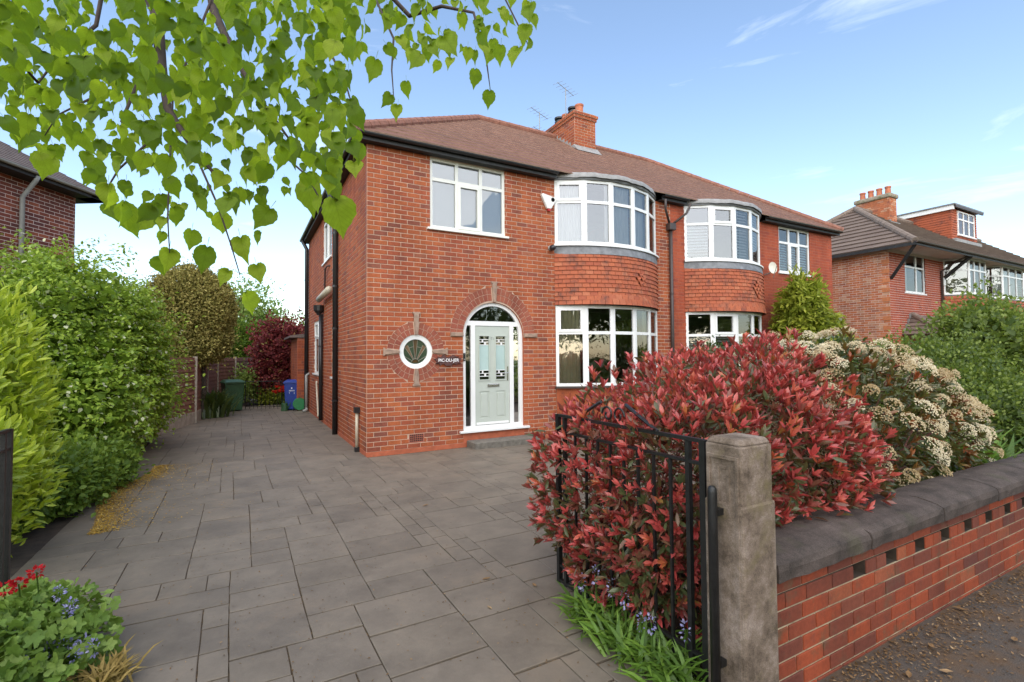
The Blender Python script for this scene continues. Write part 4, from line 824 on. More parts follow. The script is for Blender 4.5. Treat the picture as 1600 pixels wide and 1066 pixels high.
mb = MB(); roof_plane(mb, (bx-.35, -.95, EA), (bx+16, -.95, EA), (bx+16, 2.5, EA+2.46), (bx+3.05, 2.5, EA+2.46), 13, 0.05)
roof_plane(mb, (bx-.35, 5.95, EA), (bx-.35, -.95, EA), (bx+3.05, 2.5, EA+2.46), (bx+3.05, 2.5, EA+2.46), 13, 0.05)
mb.add([(bx-.35, 5.95, EA), (bx+16, 5.95, EA), (bx+16, 2.5, EA+2.46), (bx+3.05, 2.5, EA+2.46)], [(3, 2, 1, 0)])
rr = mb.build('roof', 'roof_brown', rh_); ridge_tiles(rr, (bx-.33, -.93, EA+.04), (bx+3.05, 2.5, EA+2.5), 0.12, 'ridge_brown', 0.45); ridge_tiles(rr, (bx+3.05, 2.5, EA+2.5), (bx+16, 2.5, EA+2.5), 0.12, 'ridge_brown', 0.45); ridge_tiles(rr, (bx-.33, 5.9, EA+.04), (bx+3.05, 2.5, EA+2.5), 0.12, 'ridge_brown', 0.45)
one('front_soffit', 'soffit_pale', rh_, (bx-.33, bx+12, -.93, 0.0, EA-.03, EA-.005)); one('side_soffit', 'soffit_pale', rh_, (bx-.33, bx, 0.002, 5.9, EA-.03, EA-.006))
one('fascia', 'fascia', rh_, (bx-.352, bx+12, -.955, -.932, EA-.10, EA+.03), (bx-.353, bx-.331, -.93, 5.9, EA-.10, EA+.03)); gutter(rh_, (bx+12, -1.0, EA+.02), (bx-.4, -1.0, EA+.02), 0.05, 'brown_plastic')
for (p, q_) in (((bx+.10, -.02, 4.35), (bx-.25, -.90, EA-.05)), ((bx+4.2, -.02, 4.6), (bx+4.2, -.9, EA-.05))):
    MB().tube([p, q_], 0.07, 4).build('bracket', 'fascia', rh_)
window(rh_, (bx+1.15, 0, 0), (1, 0, 0), (0, -1, 0), 1.6, 3.93, 5.37, (0.6,), 0.66, 'upvc', [], dp=-.03)
curtain(rh_, (bx+1.2, 0.15, 0), (bx+1.6, 0.15, 0), 3.95, 5.3, 'blind_white', 4); one('interior', 'interior', rh_, (bx+.1, bx+11.9, 3.0, 3.1, 0, 5.3), (bx+.1, bx+11.9, 0.1, 3.0, 5.32, 5.37), (bx+.1, bx+11.9, 0.1, 3.0, 3.0, 3.1))
def far_bay(x0, x1, dd):
    P = [(x0, 0), (x0+.55, -dd), (x1-.55, -dd), (x1, 0)]
    for i, (a, b) in enumerate(zip(P, P[1:])):
        a, b = Vector((*a, 0)), Vector((*b, 0)); u = (b-a).normalized(); n_ = Vector((u.y, -u.x, 0))
        window(rh_, a, u, n_, (b-a).length-.002, 4.02, EA-.04, (0.3, 0.65) if i == 1 else (), 0.68, 'upvc', [], name='bay_window', sill=True, sillw=0.0, silld=0.04)
    m_ = MB(); Q = [Vector((*p, 0)) for p in P]; 
    for k in range(10):
        z1_ = 3.93-k*.11; off = 0.05
        for a, b in zip(Q, Q[1:]):
            u = (b-a).normalized(); n_ = Vector((u.y, -u.x, 0)); m_.add([a+n_*off+Vector((0, 0, z1_-.11)), b+n_*off+Vector((0, 0, z1_-.11)), b+n_*.02+Vector((0, 0, z1_)), a+n_*.02+Vector((0, 0, z1_)), a+n_*.02+Vector((0, 0, z1_-.11)), b+n_*.02+Vector((0, 0, z1_-.11))], [(0, 1, 2, 3), (4, 5, 1, 0)])
    m_.add([(x, y, 3.96) for x, y in P], [(0, 1, 2, 3)]); m_.add([(x, y, 2.83) for x, y in P], [(3, 2, 1, 0)]); m_.build('bay_apron', 'hung_tile', rh_)
    m_ = MB(); m_.prism([(x, y*1.06, 3.93) for x, y in P], (0, 0, 0.045)); m_.build('lead_band', 'lead', rh_); one('bay_base', 'brick_far', rh_, (x0+.3, x1-.3, -dd+.1, -.01, 0, 2.83))
far_bay(22.4, 25.1, 0.62); far_bay(25.75, 29.2, 0.62)
curtain(rh_, (23.2, -.45, 0), (24.4, -.45, 0), 4.05, 5.3, 'interior', 6); curtain(rh_, (26.0, -.35, 0), (28.6, -.4, 0), 4.05, 5.3, 'blind_white', 10)
pipe(rh_, [(22.1, -.06, 0), (22.1, -.06, 4.9), (22.1, -.5, 5.2), (22.1, -.95, 5.38)], 0.04, 'brown_plastic'); one('meter_box', 'alarm_white', rh_, (22.2, 22.38, -.08, -.01, 4.35, 4.65))
mb = MB(); mb.box(22.4, 23.0, 1.75, 3.05, 7.0, 8.40); ch2 = mb.build('chimney', 'mortar_red', rh_); chim_bricks(22.4, 23.0, 1.75, 3.05, 7.06, 16, ch2, 'brick_far'); one('oversail', 'flaunch', ch2, (22.32, 23.08, 1.67, 3.13, 8.405, 8.60), bevel=0.06)
for i in range(4): MB().lathe([(0.12, 0), (0.115, 0.06), (0.10, 0.3), (0.12, 0.32), (0.12, 0.38), (0.09, 0.38)], (22.7, 1.92+i*0.33, 8.58), 12).build('chimney_pot', 'pot', ch2)
one('flashing', 'lead_pale', ch2, (22.33, 22.39, 1.7, 2.5, 7.25, 7.42), (22.3, 23.1, 1.66, 1.72, 7.15, 7.33))
dm = MB(); dm.box(26.2, 28.9, 1.0, 3.4, 6.6, 8.3); dorm = dm.build('dormer', 'brown_plastic', rh_)
mb = MB()
for k in range(14):
    z = 6.75+k*.11; mb.hexa([(26.165, 0.98, z), (26.2, 0.98, z), (26.2, 3.4, z), (26.165, 3.4, z)], [(26.19, 0.98, z+.11), (26.2, 0.98, z+.11), (26.2, 3.4, z+.11), (26.19, 3.4, z+.11)])
    mb.hexa([(26.2, 0.965, z), (28.9, 0.965, z), (28.9, 1.0, z), (26.2, 1.0, z)], [(26.2, 0.99, z+.11), (28.9, 0.99, z+.11), (28.9, 1.0, z+.11), (26.2, 1.0, z+.11)])
mb.build('cheek_tiles', 'hung_tile', dorm); one('dormer_roof', 'lead', dorm, (26.0, 29.2, 0.78, 3.4, 8.36, 8.42)); one('dormer_fascia', 'upvc', dorm, (26.05, 26.16, 0.85, 3.4, 8.17, 8.36)); one('dormer_gutter', 'brown_plastic', dorm, (26.1, 29.15, 0.78, 0.84, 8.26, 8.355))
window(dorm, (26.75, 0.955, 0), (1, 0, 0), (0, -1, 0), 1.8, 7.1, 8.2, (0.34, 0.66), 0.66, 'upvc', [], dp=0.02, glaze='glass'); one('dormer_flashing', 'lead_pale', dorm, (26.15, 28.95, 0.82, 0.96, 6.72, 6.86))
mb = MB(); roof_plane(mb, (18.9, -1.25, 2.35), (23.2, -1.25, 2.35), (22.6, -.02, 3.1), (19.6, -.02, 3.1), 5, 0.04); roof_plane(mb, (18.9, 0.0, 2.35), (18.9, -1.25, 2.35), (19.6, -.02, 3.1), (19.6, -.02, 3.1), 5, 0.04); pr_ = mb.build('porch_roof', 'roof_brown', rh_); ridge_tiles(pr_, (18.9, -1.25, 2.4), (19.6, -.05, 3.12), 0.10, 'ridge_brown', 0.4)
one('porch_flashing', 'lead_pale', rh_, (19.0, 19.06, -.06, -.012, 2.4, 2.6), (19.15, 19.21, -.06, -.012, 2.55, 2.75), (19.3, 19.36, -.06, -.012, 2.7, 2.95), (19.45, 19.6, -.06, -.012, 2.85, 3.15)); one('porch_post', 'upvc', rh_, (19.0, 19.1, -1.15, -1.05, 0, 2.35), (23.0, 23.1, -1.15, -1.05, 0, 2.35))
# ---------------------------------------------------------------- house on the other side of the drive
ca, sa_ = math.sin(R(31.5)), math.cos(R(31.5)); far = Vector((-5.53, 7.11, 0)); dU = Vector((ca, sa_, 0)); dN = Vector((sa_, -ca, 0))
lh = thing('brick_house', 'dark red brick house with pale mortar joints and grey downpipe, beyond the shrubs', 'house', tuple(far-dU*3-dN*4))
O_ = far-dU*7.0; HT = 5.70
lay(course_bricks(7.0, HT-66*CO, 66, 0), O_, dU, dN, lh, 'brick_dark', 300, 0.004)
mb = MB(); wall_sheet(mb, O_, dU, 7.0, 0, HT, []); b0, b1, b2, b3 = O_-dN*.02, far-dN*.02, far-dN*8, O_-dN*8
Zt = Vector((0, 0, HT)); mb.add([b1, b2, b2+Zt, b1+Zt, b3, b3+Zt, b0, b0+Zt], [(0, 1, 2, 3), (1, 4, 5, 2), (4, 6, 7, 5)]); mb.build('wall', 'mortar_white', lh)
ov = 0.42; e0, e1_, e2_, e3 = (O_-dU*ov+dN*ov, far+dU*ov+dN*ov, far+dU*ov-dN*(8+ov), O_-dU*ov-dN*(8+ov)); Zr = Vector((0, 0, HT+.16)); ap0, ap1 = O_+dU*3.6-dN*4, far-dU*3.4-dN*4; Za = Vector((0, 0, HT+3.0))
mb = MB(); roof_plane(mb, e0+Zr, e1_+Zr, ap1+Za, ap0+Za, 30, 0.016); roof_plane(mb, e1_+Zr, e2_+Zr, ap1+Za, ap1+Za, 30, 0.016); mb.add([e2_+Zr, e3+Zr, ap0+Za, ap1+Za, e0+Zr], [(0, 1, 2, 3), (1, 4, 2)]); mb.build('roof', 'roof_dark', lh)
Zs, Zf = Vector((0, 0, HT)), Vector((0, 0, HT+.14)); mb = MB(); mb.hexa([e0+Zs, e1_+Zs, far+dU*ov+dN*.0+Zs, O_-dU*ov+Zs], [e0+Zf, e1_+Zf, far+dU*ov+Zf, O_-dU*ov+Zf]); mb.hexa([far+dN*ov+Zs, e1_+Zs, e2_+Zs, far-dN*8+Zs], [far+dN*ov+Zf, e1_+Zf, e2_+Zf, far-dN*8+Zf]); mb.build('eaves', 'fascia', lh)
g0, g1 = O_+dN*(ov+.06)+Vector((0, 0, HT+.12)), far+dU*.3+dN*(ov+.06)+Vector((0, 0, HT+.12)); gutter(lh, g1, g0, 0.055, 'grey_plastic')
pd = far-dU*1.32+dN*.08; pipe(lh, [tuple(pd), tuple(pd+Vector((0, 0, HT-.4))), tuple(pd+dN*.3+Vector((0, 0, HT-.05))), tuple(pd+dN*.36+Vector((0, 0, HT+.06)))], 0.045, 'grey_plastic')
# ---------------------------------------------------------------- front garden wall
gw = thing('garden_wall', 'low weathered red brick garden wall with honeycomb holes and dark stone coping', 'wall', (3.5, -6.95, 0))
WX0, WX1, WY = 0.415, 8.6, -7.07
rows = []; q = random.Random(21)
for k in range(8):
    zb, zt = -0.075+k*CO+.006, -0.075+(k+1)*CO-.006
    if k == 6:
        x = 0.0
        for L in (0.10, 0.18, 0.24): rows.append((x+.005, x+L-.005, x+.005, x+L-.005, zb, zt)); x += L
        h0 = 1.21-WX0-0.06
        rows.append((x+.005, h0-.003, x+.005, h0-.003, zb, zt)); x = h0
        while x < WX1-WX0-.3:
            a, b = x+0.135, x+0.365; m_ = a+0.115
            rows += [(a+.003, m_-.004, a+.003, m_-.004, zb, zt), (m_+.004, b-.003, m_+.004, b-.003, zb, zt)]; x = b
    else:
        x = 0.0; i = 0
        while x < WX1-WX0:
            L = (0.12, 0.24, 0.18, 0.24)[k % 4] if i == 0 else 0.24
            e = min(x+L, WX1-WX0); rows.append((x+.0058, e-.0058, x+.0058, e-.0058, zb, zt)); x = e; i += 1
rows = [r for r in rows if r[1]-r[0] > 0.03]
lay(rows, (WX0, WY, 0), (1, 0, 0), (0, -1, 0), gw, 'brick_wall', 300, 0.007, depth=0.05)
mb = MB()
def wedge(a, b, z0, z1): mb.box(a, b, WY+.001, WY+.22, z0, z1)
zc0, zc1 = -0.075+6*CO, -0.075+7*CO
wedge(WX0, WX1, -0.1, zc0)
wedge(WX0, WX1, zc1, 0.597)
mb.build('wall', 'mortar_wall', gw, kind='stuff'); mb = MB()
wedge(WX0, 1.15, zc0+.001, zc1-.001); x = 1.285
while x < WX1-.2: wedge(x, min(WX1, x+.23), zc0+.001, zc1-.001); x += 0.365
mb.build('honeycomb_core', 'soil_and_hole_shade', gw, kind='stuff')  # dark core colour: dirt plus the shade inside the holes, painted
one('hole_shade_sheet', 'soil_and_hole_shade', gw, (1.14, WX1-.01, WY+.004, WY+.215, zc0+.0005, zc0+.003))  # dark sheet added to paint shade on the floor of the holes
one('hole_back', 'dark_hole', gw, (1.1, WX1, WY+.222, WY+.235, zc0-.02, zc1+.02))  # black sheet closing the holes, their inner shade painted in
x = WX0-.03; i = 0
while x < WX1:
    L = (0.86, 0.92, 0.9)[i % 3]; e = x+L; n = 9; prof = [(-7.125, 0.60), (-7.13, 0.655), (-7.12, 0.685), (-7.08, 0.706), (-6.98, 0.722), (-6.86, 0.722), (-6.77, 0.706), (-6.73, 0.68), (-6.725, 0.60)]; mb = MB(); st = 7
    v = []
    for k in range(st+1):
        xx = x+.004+(L-.008)*k/st
        for (y, z) in prof: v.append((xx, y+q.uniform(-.004, .004), z+q.uniform(-.004, .004)))
    mb.add(v, [(k*n+j, k*n+j+1, (k+1)*n+j+1, (k+1)*n+j) for k in range(st) for j in range(n-1)]+[(k*n+n-1, k*n, (k+1)*n, (k+1)*n+n-1) for k in range(st)]+[tuple(range(n-1, -1, -1)), tuple(st*n+j for j in range(n))])
    mb.build('coping_stone', 'coping', gw, smooth=False); x = e; i += 1
# ---------------------------------------------------------------- gate posts and gates
def gate_post(x0, x1, y0, y1, h, lab):
    t_ = thing('gate_post', lab, 'gate post', ((x0+x1)/2, (y0+y1)/2, 0))
    st = 0.50
    mb = MB(); mb.box(x0+.0, x1-.012, y0, y1, -0.05, h-.03)
    mb.hexa([(x0, y0, h-.03), (x1-.012, y0, h-.03), (x1-.012, y1, h-.03), (x0, y1, h-.03)], [(x0+.02, y0+.02, h), (x1-.03, y0+.02, h), (x1-.03, y1-.02, h), (x0+.02, y1-.02, h)])
    sh = mb.build('shaft', 'post_concrete', t_, bevel=0.01)
    one('foot', 'post_concrete', t_, (x0-.006, x1, y0-.006, y1+.006, -0.05, h-.30), bevel=0.012)
    s = -1 if x0 > -1 else 1; xf = x0 if s < 0 else x1
    mb = MB()
    for (a, b) in ((0.0, 0.03), (0.05, 0.08)):
        ya, yb = y0+.012+a, y1-.012-a; zt_ = h-.08-a
        xs_ = sorted((xf+s*(.004 if a else .010), xf-s*0.01))
        mb.box(xs_[0], xs_[1], ya, ya+.02, 0.05, zt_); mb.box(xs_[0], xs_[1], yb-.02, yb, 0.05, zt_); mb.box(xs_[0], xs_[1], ya+.02, yb-.02, zt_-.02, zt_)
    mb.build('moulding', 'post_concrete', t_, bevel=0.004)
    return t_
gate_post(0.125, 0.365, -7.13, -6.93, 1.31, 'square weathered concrete gate post at the end of the brick garden wall')
gate_post(-3.36, -3.13, -6.03, -5.83, 1.31, 'concrete gate post in the border beside the flowering plants')
def iron_gate(x, yh, yf, lab, peak=True):
    t_ = thing('iron_gate', lab, 'gate', (x, (yh+yf)/2, 0.04)); s = 1 if yf > yh else -1; L = abs(yf-yh)
    Y = lambda d: yh+s*d
    bar = lambda nm, d, z0, z1, w_=0.012: one(nm, 'iron', t_, (x-w_, x+w_, Y(d)-w_, Y(d)+w_, z0, z1))
    bar('stile', 0.0, 0.03, 1.27, 0.018); bar('stile', 0.10, 0.03, 1.25, 0.013); bar('stile', L, 0.03, 1.27, 0.016); bar('stile', L-.085, 0.03, 1.25, 0.013)
    for z, w_ in ((1.262, 0.010), (1.145, 0.008), (0.16, 0.008), (0.05, 0.010)): one('rail', 'iron', t_, (x-.012, x+.012, min(Y(0), Y(L)), max(Y(0), Y(L)), z-w_, z+w_))
    n = 9
    for i in range(1, n): d = 0.10+(L-.185)*i/n; bar('bar', d, 0.06, 1.14, 0.0075)
    if peak:
        mid = L*0.52; rt = lambda nm, pts, r_=0.009: MB().tube(pts, r_, 6).build(nm, 'iron', t_)
        rt('pediment_bar', [(x, Y(L*.82), 1.27), (x, Y(L*.62), 1.40)], 0.011); rt('pediment_bar', [(x, Y(L*.24), 1.27), (x, Y(L*.44), 1.40)], 0.011)
        for c_, sg_ in ((L*.57, 1), (L*.49, -1)):
            pts = []
            for k in range(22): a = k/21*4.4*math.pi/2; r_ = 0.055*(1-k/30); pts.append((x, Y(c_+sg_*r_*math.cos(a)), 1.325+r_*math.sin(a)))
            rt('scroll', pts, 0.007)
    return t_
iron_gate(0.20, -6.86, -5.54, 'open black wrought iron gate with peaked top against the red-leaved hedge')
iron_gate(-3.17, -5.72, -4.32, 'open black iron gate half hidden by the yellow-green laurel', False)
hp = thing('slam_post', 'thick round-capped black iron post standing before the concrete gate post', 'post', (0.06, -7.02, 0))
MB().lathe([(0.022, -.02), (0.022, 1.06), (0.02, 1.08), (0.012, 1.09)], (0.06, -7.02, 0), 12).build('tube', 'iron', hp, smooth=True); one('bracket', 'iron', hp, (0.08, 0.14, -7.035, -7.005, 0.95, 0.98), (0.08, 0.14, -7.035, -7.005, 0.25, 0.28))
# ---------------------------------------------------------------- bins, reel, fence at the back of the drive
def bin_(cx, cy, w_, d_, h, mat, lab, ang, prints=True):
    t_ = thing('wheelie_bin', lab, 'bin', (cx, cy, 0)); a = R(ang); ux, uy = Vector((math.cos(a), math.sin(a), 0)), Vector((-math.sin(a), math.cos(a), 0)); c = Vector((cx, cy, 0))
    g = lambda x, y, z: c+ux*x+uy*y+Vector((0, 0, z))
    tp = 0.82; W_, D_ = w_/2, d_/2
    mb = MB(); mb.hexa([g(-W_*tp, -D_*tp, .03), g(W_*tp, -D_*tp, .03), g(W_*tp, D_*.9, .03), g(-W_*tp, D_*.9, .03)], [g(-W_, -D_, h-.1), g(W_, -D_, h-.1), g(W_, D_, h-.1), g(-W_, D_, h-.1)]); mb.build('body', mat, t_, bevel=0.02)
    mb = MB(); mb.hexa([g(-W_-.03, -D_-.03, h-.10), g(W_+.03, -D_-.03, h-.10), g(W_+.03, D_+.03, h-.10), g(-W_-.03, D_+.03, h-.10)], [g(-W_-.03, -D_-.03, h-.05), g(W_+.03, -D_-.03, h-.05), g(W_+.03, D_+.03, h-.05), g(-W_-.03, D_+.03, h-.05)]); mb.build('rim', mat, t_, bevel=0.008)
    mb = MB(); mb.hexa([g(-W_-.02, -D_-.04, h-.05), g(W_+.02, -D_-.04, h-.05), g(W_+.02, D_+.03, h-.05), g(-W_-.02, D_+.03, h-.05)], [g(-W_*.85, -D_*.8, h), g(W_*.85, -D_*.8, h), g(W_*.85, D_*.9, h+.02), g(-W_*.85, D_*.9, h+.02)]); mb.build('lid', mat, t_, bevel=0.01)
    for s in (-1, 1): MB().tube([g(s*W_*.72, D_*.8, .09), g(s*W_*.92, D_*.8, .09)], 0.09, 12).build('wheel', 'black_plastic', t_)
    MB().tube([g(-W_*.8, D_+.06, h-.08), g(W_*.8, D_+.06, h-.08)], 0.016, 8).build('handle', mat, t_)
    if prints:
        f_ = lambda x, z: g(x, -D_*(tp+(1-tp)*(z-.03)/(h-.13))-.004, z)
        for (x, z, ww, hh) in ((0, .72, .018, .025), (-.07, .64, .008, .02), (-.035, .64, .008, .022), (.0, .64, .008, .018), (.035, .64, .008, .022), (.07, .64, .008, .02), (0.075, .56, .005, .03), (-.07, .57, .005, .03)):
            MB().add([f_(x-ww, z-hh), f_(x+ww, z-hh), f_(x+ww, z+hh), f_(x-ww, z+hh)], [(0, 1, 2, 3)]).build('marking', 'print_white', t_)
    return t_
bin_(-0.42, 9.0, 0.46, 0.5, 0.97, 'bin_blue', 'blue wheelie bin standing at the far corner of the house', -12)
bin_(-2.15, 9.75, 0.56, 0.65, 0.99, 'bin_green', 'dark green wheelie bin beside the wooden fence', 12, False)
hr = thing('hose_reel', 'round green hose reel leaning by the blue bin', 'hose reel', (-0.25, 8.55, 0))
MB().lathe([(0.19, 0), (0.20, 0.02), (0.20, 0.03), (0.12, 0.035), (0.12, 0.14), (0.20, 0.145), (0.20, 0.165), (0.19, 0.17)], (-0.25, 8.5, 0.215), 20, 'y').build('drum', 'reel_green', hr)
MB().tube([(-0.25+0.155*math.cos(a), 8.52+0.1*(a/(8*math.pi)), 0.215+0.155*math.sin(a)) for a in np.linspace(0, 8*math.pi, 120)], 0.012, 6).build('hose', 'hose', hr, smooth=True)
MB().tube([(-0.43, 8.58, 0.0), (-0.40, 8.58, 0.25), (-0.25, 8.58, 0.44), (-0.10, 8.58, 0.25), (-0.07, 8.58, 0.0)], 0.012, 6).build('stand', 'black_plastic', hr)
wc_ = thing('watering_can', 'dark green watering can on the ground between gate and blue bin', 'watering can', (-0.68, 8.75, 0))
MB().lathe([(0.10, 0), (0.105, 0.02), (0.09, 0.24), (0.07, 0.25)], (-0.68, 8.75, 0), 14).build('body', 'bin_green', wc_); MB().tube([(-0.60, 8.75, 0.06), (-0.50, 8.72, 0.26)], [0.022, 0.012], 8).build('spout', 'bin_green', wc_); MB().tube([(-0.74, 8.75, 0.25), (-0.72, 8.75, 0.33), (-0.62, 8.75, 0.30), (-0.61, 8.75, 0.24)], 0.011, 6).build('handle', 'bin_green', wc_)
sgt = thing('iron_gate', 'thin see-through iron garden gate between the two wheelie bins', 'gate', (-1.25, 9.7, 0.03))
G0, G1 = Vector((-1.78, 9.85, 0)), Vector((-0.72, 9.35, 0))
for i in range(10): p = G0.lerp(G1, i/9); MB().tube([p+Vector((0, 0, .03)), p+Vector((0, 0, .98))], 0.014 if i in (0, 9) else 0.007, 6).build('bar' if 0 < i < 9 else 'stile', 'iron', sgt)
for z in (0.10, 0.93): MB().tube([G0+Vector((0, 0, z)), G1+Vector((0, 0, z))], 0.009, 6).build('rail', 'iron', sgt)
fp = [(-4.35, 1.6), (-3.95, 3.4), (-3.45, 5.15), (-2.98, 6.9), (-2.82, 8.75), (-2.62, 10.5), (-2.12, 12.1), (-1.5, 13.6)]
fn = thing('panel_fence', 'brown overlapping timber panel fence with pale concrete posts along the drive', 'fence', (-3.2, 6, 0))
for (xa, ya), (xb, yb) in zip(fp, fp[1:]):
    a, b = Vector((xa, ya, 0)), Vector((xb, yb, 0)); d_ = (b-a).normalized(); n_ = Vector((d_.y, -d_.x, 0)); a, b = a+d_*.06, b-d_*.06
    for k in range(12):
        z = 0.30+k*0.118
        MB().hexa([a+n_*.03+Vector((0, 0, z)), b+n_*.03+Vector((0, 0, z)), b+n_*.018+Vector((0, 0, z)), a+n_*.018+Vector((0, 0, z))], [a+n_*.004+Vector((0, 0, z+.135)), b+n_*.004+Vector((0, 0, z+.135)), b-n_*.006+Vector((0, 0, z+.135)), a-n_*.006+Vector((0, 0, z+.135))]).build('slat', 'fence_wood', fn)
    MB().hexa([a-n_*.02, b-n_*.02, b+n_*.03, a+n_*.03], [a-n_*.02+Vector((0, 0, .29)), b-n_*.02+Vector((0, 0, .29)), b+n_*.03+Vector((0, 0, .29)), a+n_*.03+Vector((0, 0, .29))]).build('gravel_board', 'concrete_pale', fn)
for (x, y) in fp: one('post', 'concrete_pale', fn, (x-.05, x+.05, y-.05, y+.05, -0.05, 1.76))
rf = thing('board_fence', 'dark stained timber fence at the end of the rear garden', 'fence', (0.8, 14.6, 0))
for i in range(32): one('board', 'fence_dark', rf, (-1.6+i*.15, -1.6+i*.15+.145, 14.6+(i % 2)*.012, 14.62+(i % 2)*.012, 0, 1.85))
# ---------------------------------------------------------------- foliage
def leaf_shape(kind):
    if kind == 'oval':      # folded along the midrib, tip on +y
        y = [0, 0.28, 0.62, 1.0]; wv = [0.0, 0.20, 0.17, 0.0]; v = []; f = []
        v = [(0, 0, 0), (-.12, .3, .05), (0, .33, 0), (.12, .3, .05), (-.135, .66, .03), (0, .68, -.02), (.135, .66, .03), (0, 1, -.07)]
        f = [(0, 2, 1), (0, 3, 2), (1, 2, 5, 4), (2, 3, 6, 5), (4, 5, 7), (5, 6, 7)]
    elif kind == 'wide':
        v = [(0, 0, 0), (-.32, .35, .06), (0, .35, 0), (.32, .35, .06), (-.24, .7, .03), (0, .7, -.03), (.24, .7, .03), (0, 1, -.1)]
        f = [(0, 2, 1), (0, 3, 2), (1, 2, 5, 4), (2, 3, 6, 5), (4, 5, 7), (5, 6, 7)]
    elif kind == 'quad':
        v = [(0, 0, 0), (-.25, .5, .03), (.25, .5, .03), (0, 1, 0)]; f = [(0, 2, 3, 1)]
    elif kind == 'blade':
        v = [(-.03, 0, 0), (.03, 0, 0), (-.045, .35, .1), (.045, .35, .1), (-.035, .7, .08), (.035, .7, .08), (0, 1, -.08)]; f = [(0, 1, 3, 2), (2, 3, 5, 4), (4, 5, 6)]
    elif kind == 'ball':
        v = [(0, 0, .5), (.5, 0, 0), (0, .5, 0), (-.5, 0, 0), (0, -.5, 0)]; f = [(0, 1, 2), (0, 2, 3), (0, 3, 4), (0, 4, 1)]
    elif kind == 'lobed':
        v = [(0, .4, 0)]; n = 20
        for i in range(n):
            a = math.pi*2*i/n-math.pi/2; r = (0.5 if i % 4 in (1, 2) else 0.40 if i % 4 == 3 else 0.33)*(0.3 if i == 0 else 1); v.append((r*math.cos(a), .45+r*math.sin(a), .06*math.cos(3*a)+.05))
        f = [(0, 1+i, 1+(i+1) % n) for i in range(n)]
    return np.array(v, float), f
SHAPES = {k_: leaf_shape(k_) for k_ in ('oval', 'wide', 'quad', 'blade', 'ball', 'lobed')}
def frames(dirs, norms):
    y = dirs/np.linalg.norm(dirs, axis=1, keepdims=True); x = np.cross(y, norms); l = np.linalg.norm(x, axis=1, keepdims=True); x = np.where(l > 1e-4, x/np.maximum(l, 1e-6), np.array([[1., 0, 0]])); z = np.cross(x, y)
    return np.stack([x, y, z], axis=2)       # columns
def leaves(parent, pos, dirs, norms, size, rnd, shape, mat, nobj=0, name='leaf', wide=None, stuff='foliage'):
    pos = np.asarray(pos, float); n = len(pos); M_ = frames(np.asarray(dirs, float), np.asarray(norms, float)); size = np.asarray(size, float); rnd = np.clip(np.asarray(rnd, float), 0.002, 0.998)
    V, F_ = SHAPES[shape]; idx = np.arange(n); pick = np.array([], int)
    if nobj:
        q_ = (pos-CAM) @ AX.T; d = q_[:, 2]; ok = (d > 0.3) & (np.abs(q_[:, 0]) < 1.08*d) & (np.abs(q_[:, 1]) < 0.72*d)
        toc = (CAM-pos)/np.linalg.norm(CAM-pos, axis=1, keepdims=True); fac = np.abs((M_[:, :, 2]*toc).sum(1))+0.2
        score = np.where(ok, size**2*fac/np.maximum(d, .1)**2, 0)
        cell = {}
        ordr = np.argsort(-d if False else np.where(ok, d, 1e9)); front = np.zeros(n, bool)
        for i in ordr:                       # leaves not covered by nearer ones
            if not ok[i]: break
            c_ = (int(q_[i, 0]/d[i]*48), int(q_[i, 1]/d[i]*48)); cell[c_] = cell.get(c_, 0)+1
            if cell[c_] <= 5: front[i] = True
        score = np.where(front, score, score*1e-3); pick = np.argsort(-score)[:nobj]; pick = pick[score[pick] > 0]
        me = meshdata(name, V, F_, mat, True)
        for i in pick:
            o = bpy.data.objects.new(name, me); COL.objects.link(o); o.parent = parent
            mw = Matrix([[*(M_[i][r]*size[i]), pos[i][r]-WLOC[parent.name][r]] for r in range(3)]+[[0, 0, 0, 1]]); o.matrix_basis = mw; o.color = (float(rnd[i]), 0, 0, 1)
    mask = np.ones(n, bool); mask[pick] = False; idx = np.nonzero(mask)[0]
    if len(idx) == 0: return
    W = np.einsum('nij,vj->nvi', M_[idx], V)*size[idx][:, None, None]+pos[idx][:, None, :]; nv = len(V); tot = len(idx)*nv
    o0 = np.array(WLOC[parent.name]); W = W.reshape(-1, 3)-o0
    lens = np.array([len(f) for f in F_]); flat = np.concatenate([np.array(f) for f in F_]); loops = (flat[None, :]+np.arange(len(idx))[:, None]*nv).ravel(); ltot = np.tile(lens, len(idx)); lst = np.concatenate([[0], np.cumsum(ltot)[:-1]])
    m = bpy.data.meshes.new(stuff); m.vertices.add(tot); m.vertices.foreach_set('co', W.ravel().astype(np.float32)); m.loops.add(len(loops)); m.loops.foreach_set('vertex_index', loops.astype(np.int32)); m.polygons.add(len(ltot)); m.polygons.foreach_set('loop_start', lst.astype(np.int32)); m.polygons.foreach_set('loop_total', ltot.astype(np.int32))
    m.polygons.foreach_set('use_smooth', np.ones(len(ltot), bool)); a = m.attributes.new('rnd', 'FLOAT', 'POINT'); a.data.foreach_set('value', np.repeat(rnd[idx], nv).astype(np.float32)); m.materials.append(MATS[mat]); m.update(); m.validate()
    o = put(bpy.data.objects.new(stuff, m), parent, o0); o['kind'] = 'stuff'; return o
def unit(n, rng=RNG): v = rng.normal(size=(n, 3)); return v/np.linalg.norm(v, axis=1, keepdims=True)
